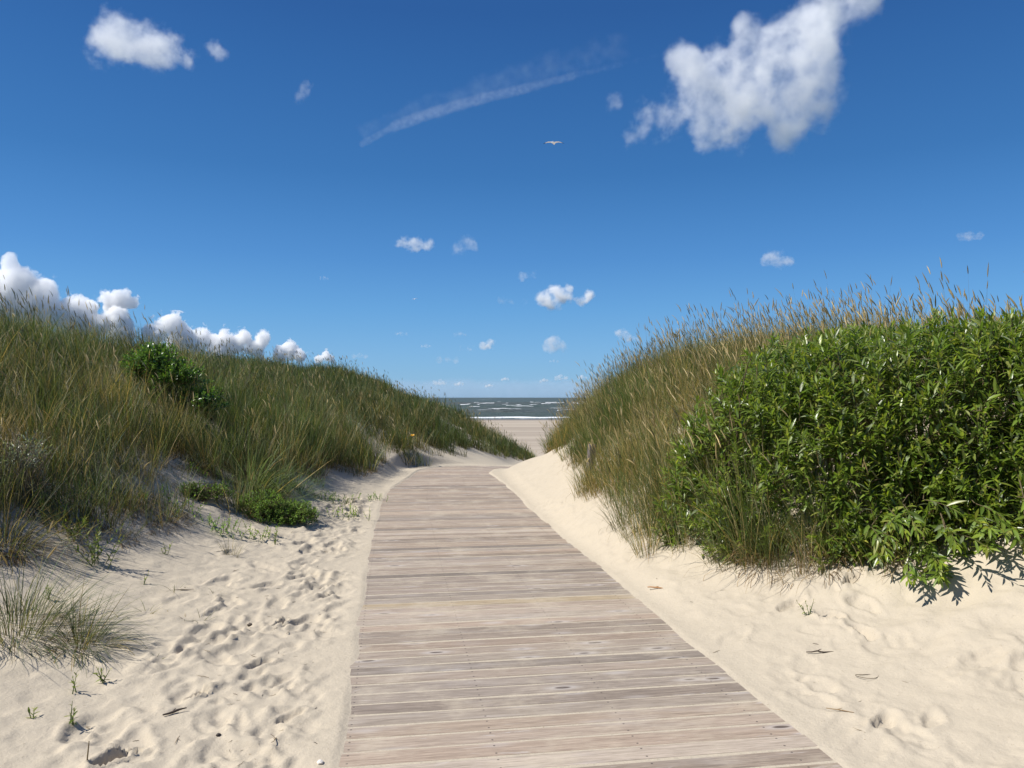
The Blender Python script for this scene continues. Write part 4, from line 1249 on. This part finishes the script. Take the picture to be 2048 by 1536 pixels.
    for k, (x, y, w, lab) in enumerate([(895, 719, 28, "thin grey cloud streak above the left dune's slope"), (852, 692, 14, "tiny grey cloud left of the white-topped cloudlet"), (1108, 722, 12, "tiny grey cloud streak under the pale round cloudlet"),
                                        (803, 667, 16, "tiny faint cloud above the left ridge"), (920, 668, 16, "tiny faint cloud above the white-topped cloudlet"), (648, 556, 12, "tiny faint cloud far left of the middle"),
                                        (720, 712, 20, "thin grey cloud streak touching the left ridge"), (1940, 472, 30, "faint grey cloud streak at the far right")]):
        cloud(lab, D, [(x - w * .6, y + 1, w * .38, .8), (x, y, w * .42, .9), (x + w * .6, y + 1, w * .36, .8)], .55, seed=50 + k, **kw)
    # bank along the horizon, its grey-blue haze put into the vapour tint
    r = np.random.default_rng(2)
    cloud("long low blue-grey cloud bank along the sea horizon", 24000, [(760, 782, 1420, 782, 30, .9)], .38, .12, .6, .9, .8, None, 5, 61, .0, "cloud_bank", tint=(.72, .83, .95))
    for k, (x, y, w, lab) in enumerate([(880, 764, 17, "bright strip of cloud on the horizon bank's left end"), (918, 767, 12, "small white knob on the horizon bank next to its left end"), (1010, 757, 10, "white knob on the middle of the horizon bank"),
                                        (1088, 760, 10, "tall white knob right of the horizon bank's middle"), (1122, 754, 16, "white crest on the right half of the horizon bank"), (1164, 754, 12, "bright white knob beside the right dune on the horizon bank"), (978, 771, 10, "low white knob under the middle of the horizon bank")]):
        cloud(lab, 20000, [(x - w * .6, y + 2, w * .45, .8), (x, y, w * .5, 1), (x + w * .6, y + 1, w * .42, .8)], 1.2, th=.32, soft=.8, amp=2.2, nscale=1.0, detail=6, depth=.2, group="white heads on the horizon cloud bank", seed=70 + k)


# ------------------------------------------------------------------ light
EXPOSURE = .66
SUN_EL = math.radians(50); SUN_AZ = math.radians(-100)        # azimuth from +Y, clockwise
def build_light():
    sd = bpy.data.lights.new("sun", "SUN"); sd.energy = 4.2; sd.angle = math.radians(.53); sd.color = (1.0, .955, .88)
    s = bpy.data.objects.new("sun", sd); COL.objects.link(s)
    d = Vector((math.sin(SUN_AZ) * math.cos(SUN_EL), math.cos(SUN_AZ) * math.cos(SUN_EL), math.sin(SUN_EL)))
    s.rotation_euler = d.to_track_quat("Z", "Y").to_euler(); s.location = d * 50
    w = bpy.data.worlds.new("World"); scene.world = w; w.use_nodes = True
    nt = w.node_tree
    for n in list(nt.nodes): nt.nodes.remove(n)
    sky = nt.nodes.new("ShaderNodeTexSky"); sky.sky_type = "NISHITA"; sky.sun_disc = False
    sky.sun_elevation = SUN_EL; sky.sun_rotation = SUN_AZ % TAU
    sky.air_density = 1.0; sky.dust_density = .35; sky.ozone_density = 3.0; sky.altitude = 0
    # the sky's own colour by height above the horizon: (sin elevation, wanted display colour, what the sky model gives)
    lin = lambda c: np.array([(v / 255 / 12.92) if v < 10.3 else ((v / 255 + .055) / 1.055) ** 2.4 for v in c])
    tab = [(795, (150, 190, 226), (206, 205, 187)), (740, (139, 188, 226), (205, 217, 201)), (660, (118, 176, 227), (174, 205, 219)), (620, (108, 169, 225), (161, 196, 220)),
           (520, (88, 149, 213), (138, 177, 214)), (440, (77, 137, 202), (125, 165, 208)), (350, (66, 124, 189), (116, 155, 201)), (140, (55, 108, 174), (102, 140, 189)), (20, (50, 99, 165), (97, 134, 184))]
    gen = nt.nodes.new("ShaderNodeTexCoord"); sp = nt.nodes.new("ShaderNodeSeparateXYZ"); nt.links.new(gen.outputs["Generated"], sp.inputs[0])
    r1, r2 = nt.nodes.new("ShaderNodeValToRGB"), nt.nodes.new("ShaderNodeValToRGB")
    for rr, kind in ((r1, 0), (r2, 1)):
        e = rr.color_ramp.elements
        for k, (row, want, got) in enumerate(tab):
            pos = math.sin(math.atan((HOR - row) / FPX))
            G = lin(want) / 2 ** EXPOSURE / .1
            N = lin(got) / 2 ** .35 / .085
            q = e[0] if k == 0 else (e[1] if k == 1 else e.new(pos))
            q.position = pos; q.color = (*(G if kind == 0 else G / N), 1)
    for rr in (r1, r2): nt.links.new(sp.outputs[2], rr.inputs[0])
    hs = nt.nodes.new("ShaderNodeHueSaturation"); hs.inputs["Saturation"].default_value = 1.12
    nt.links.new(sky.outputs[0], hs.inputs["Color"])
    corr = mixc(nt, 1.0, hs.outputs[0], r2.outputs[0], "MULTIPLY")
    bg = nt.nodes.new("ShaderNodeBackground"); bg.inputs[1].default_value = .1
    nt.links.new(mixc(nt, .6, corr, r1.outputs[0]), bg.inputs[0])
    o = nt.nodes.new("ShaderNodeOutputWorld"); nt.links.new(bg.outputs[0], o.inputs[0])
    vs = scene.view_settings; scene.display_settings.display_device = "sRGB"
    vs.view_transform = "Standard"; vs.look = "None"; vs.exposure = EXPOSURE; vs.gamma = 1.0
    c = scene.cycles
    c.max_bounces = 8; c.diffuse_bounces = 3; c.glossy_bounces = 2; c.transmission_bounces = 3; c.volume_bounces = 10; c.transparent_max_bounces = 8
    c.caustics_reflective = False; c.caustics_refractive = False; c.sample_clamp_indirect = 6
    c.use_denoising = True
    try: c.denoiser = "OPENIMAGEDENOISE"
    except Exception: pass
    c.volume_step_rate = .6; c.volume_max_steps = 256


build_light()
build_ground()
build_boardwalk()
build_sea()
build_grass()
build_willow()
build_plants()
build_bits()
build_gull("white seagull with dark wing tips gliding below the vapour trail", 1107, 286, 50, math.radians(168), math.radians(-3))
build_gull("distant small white seagull above the middle of the left ridge", 829, 598, 125, math.radians(200), math.radians(14))
build_clouds()
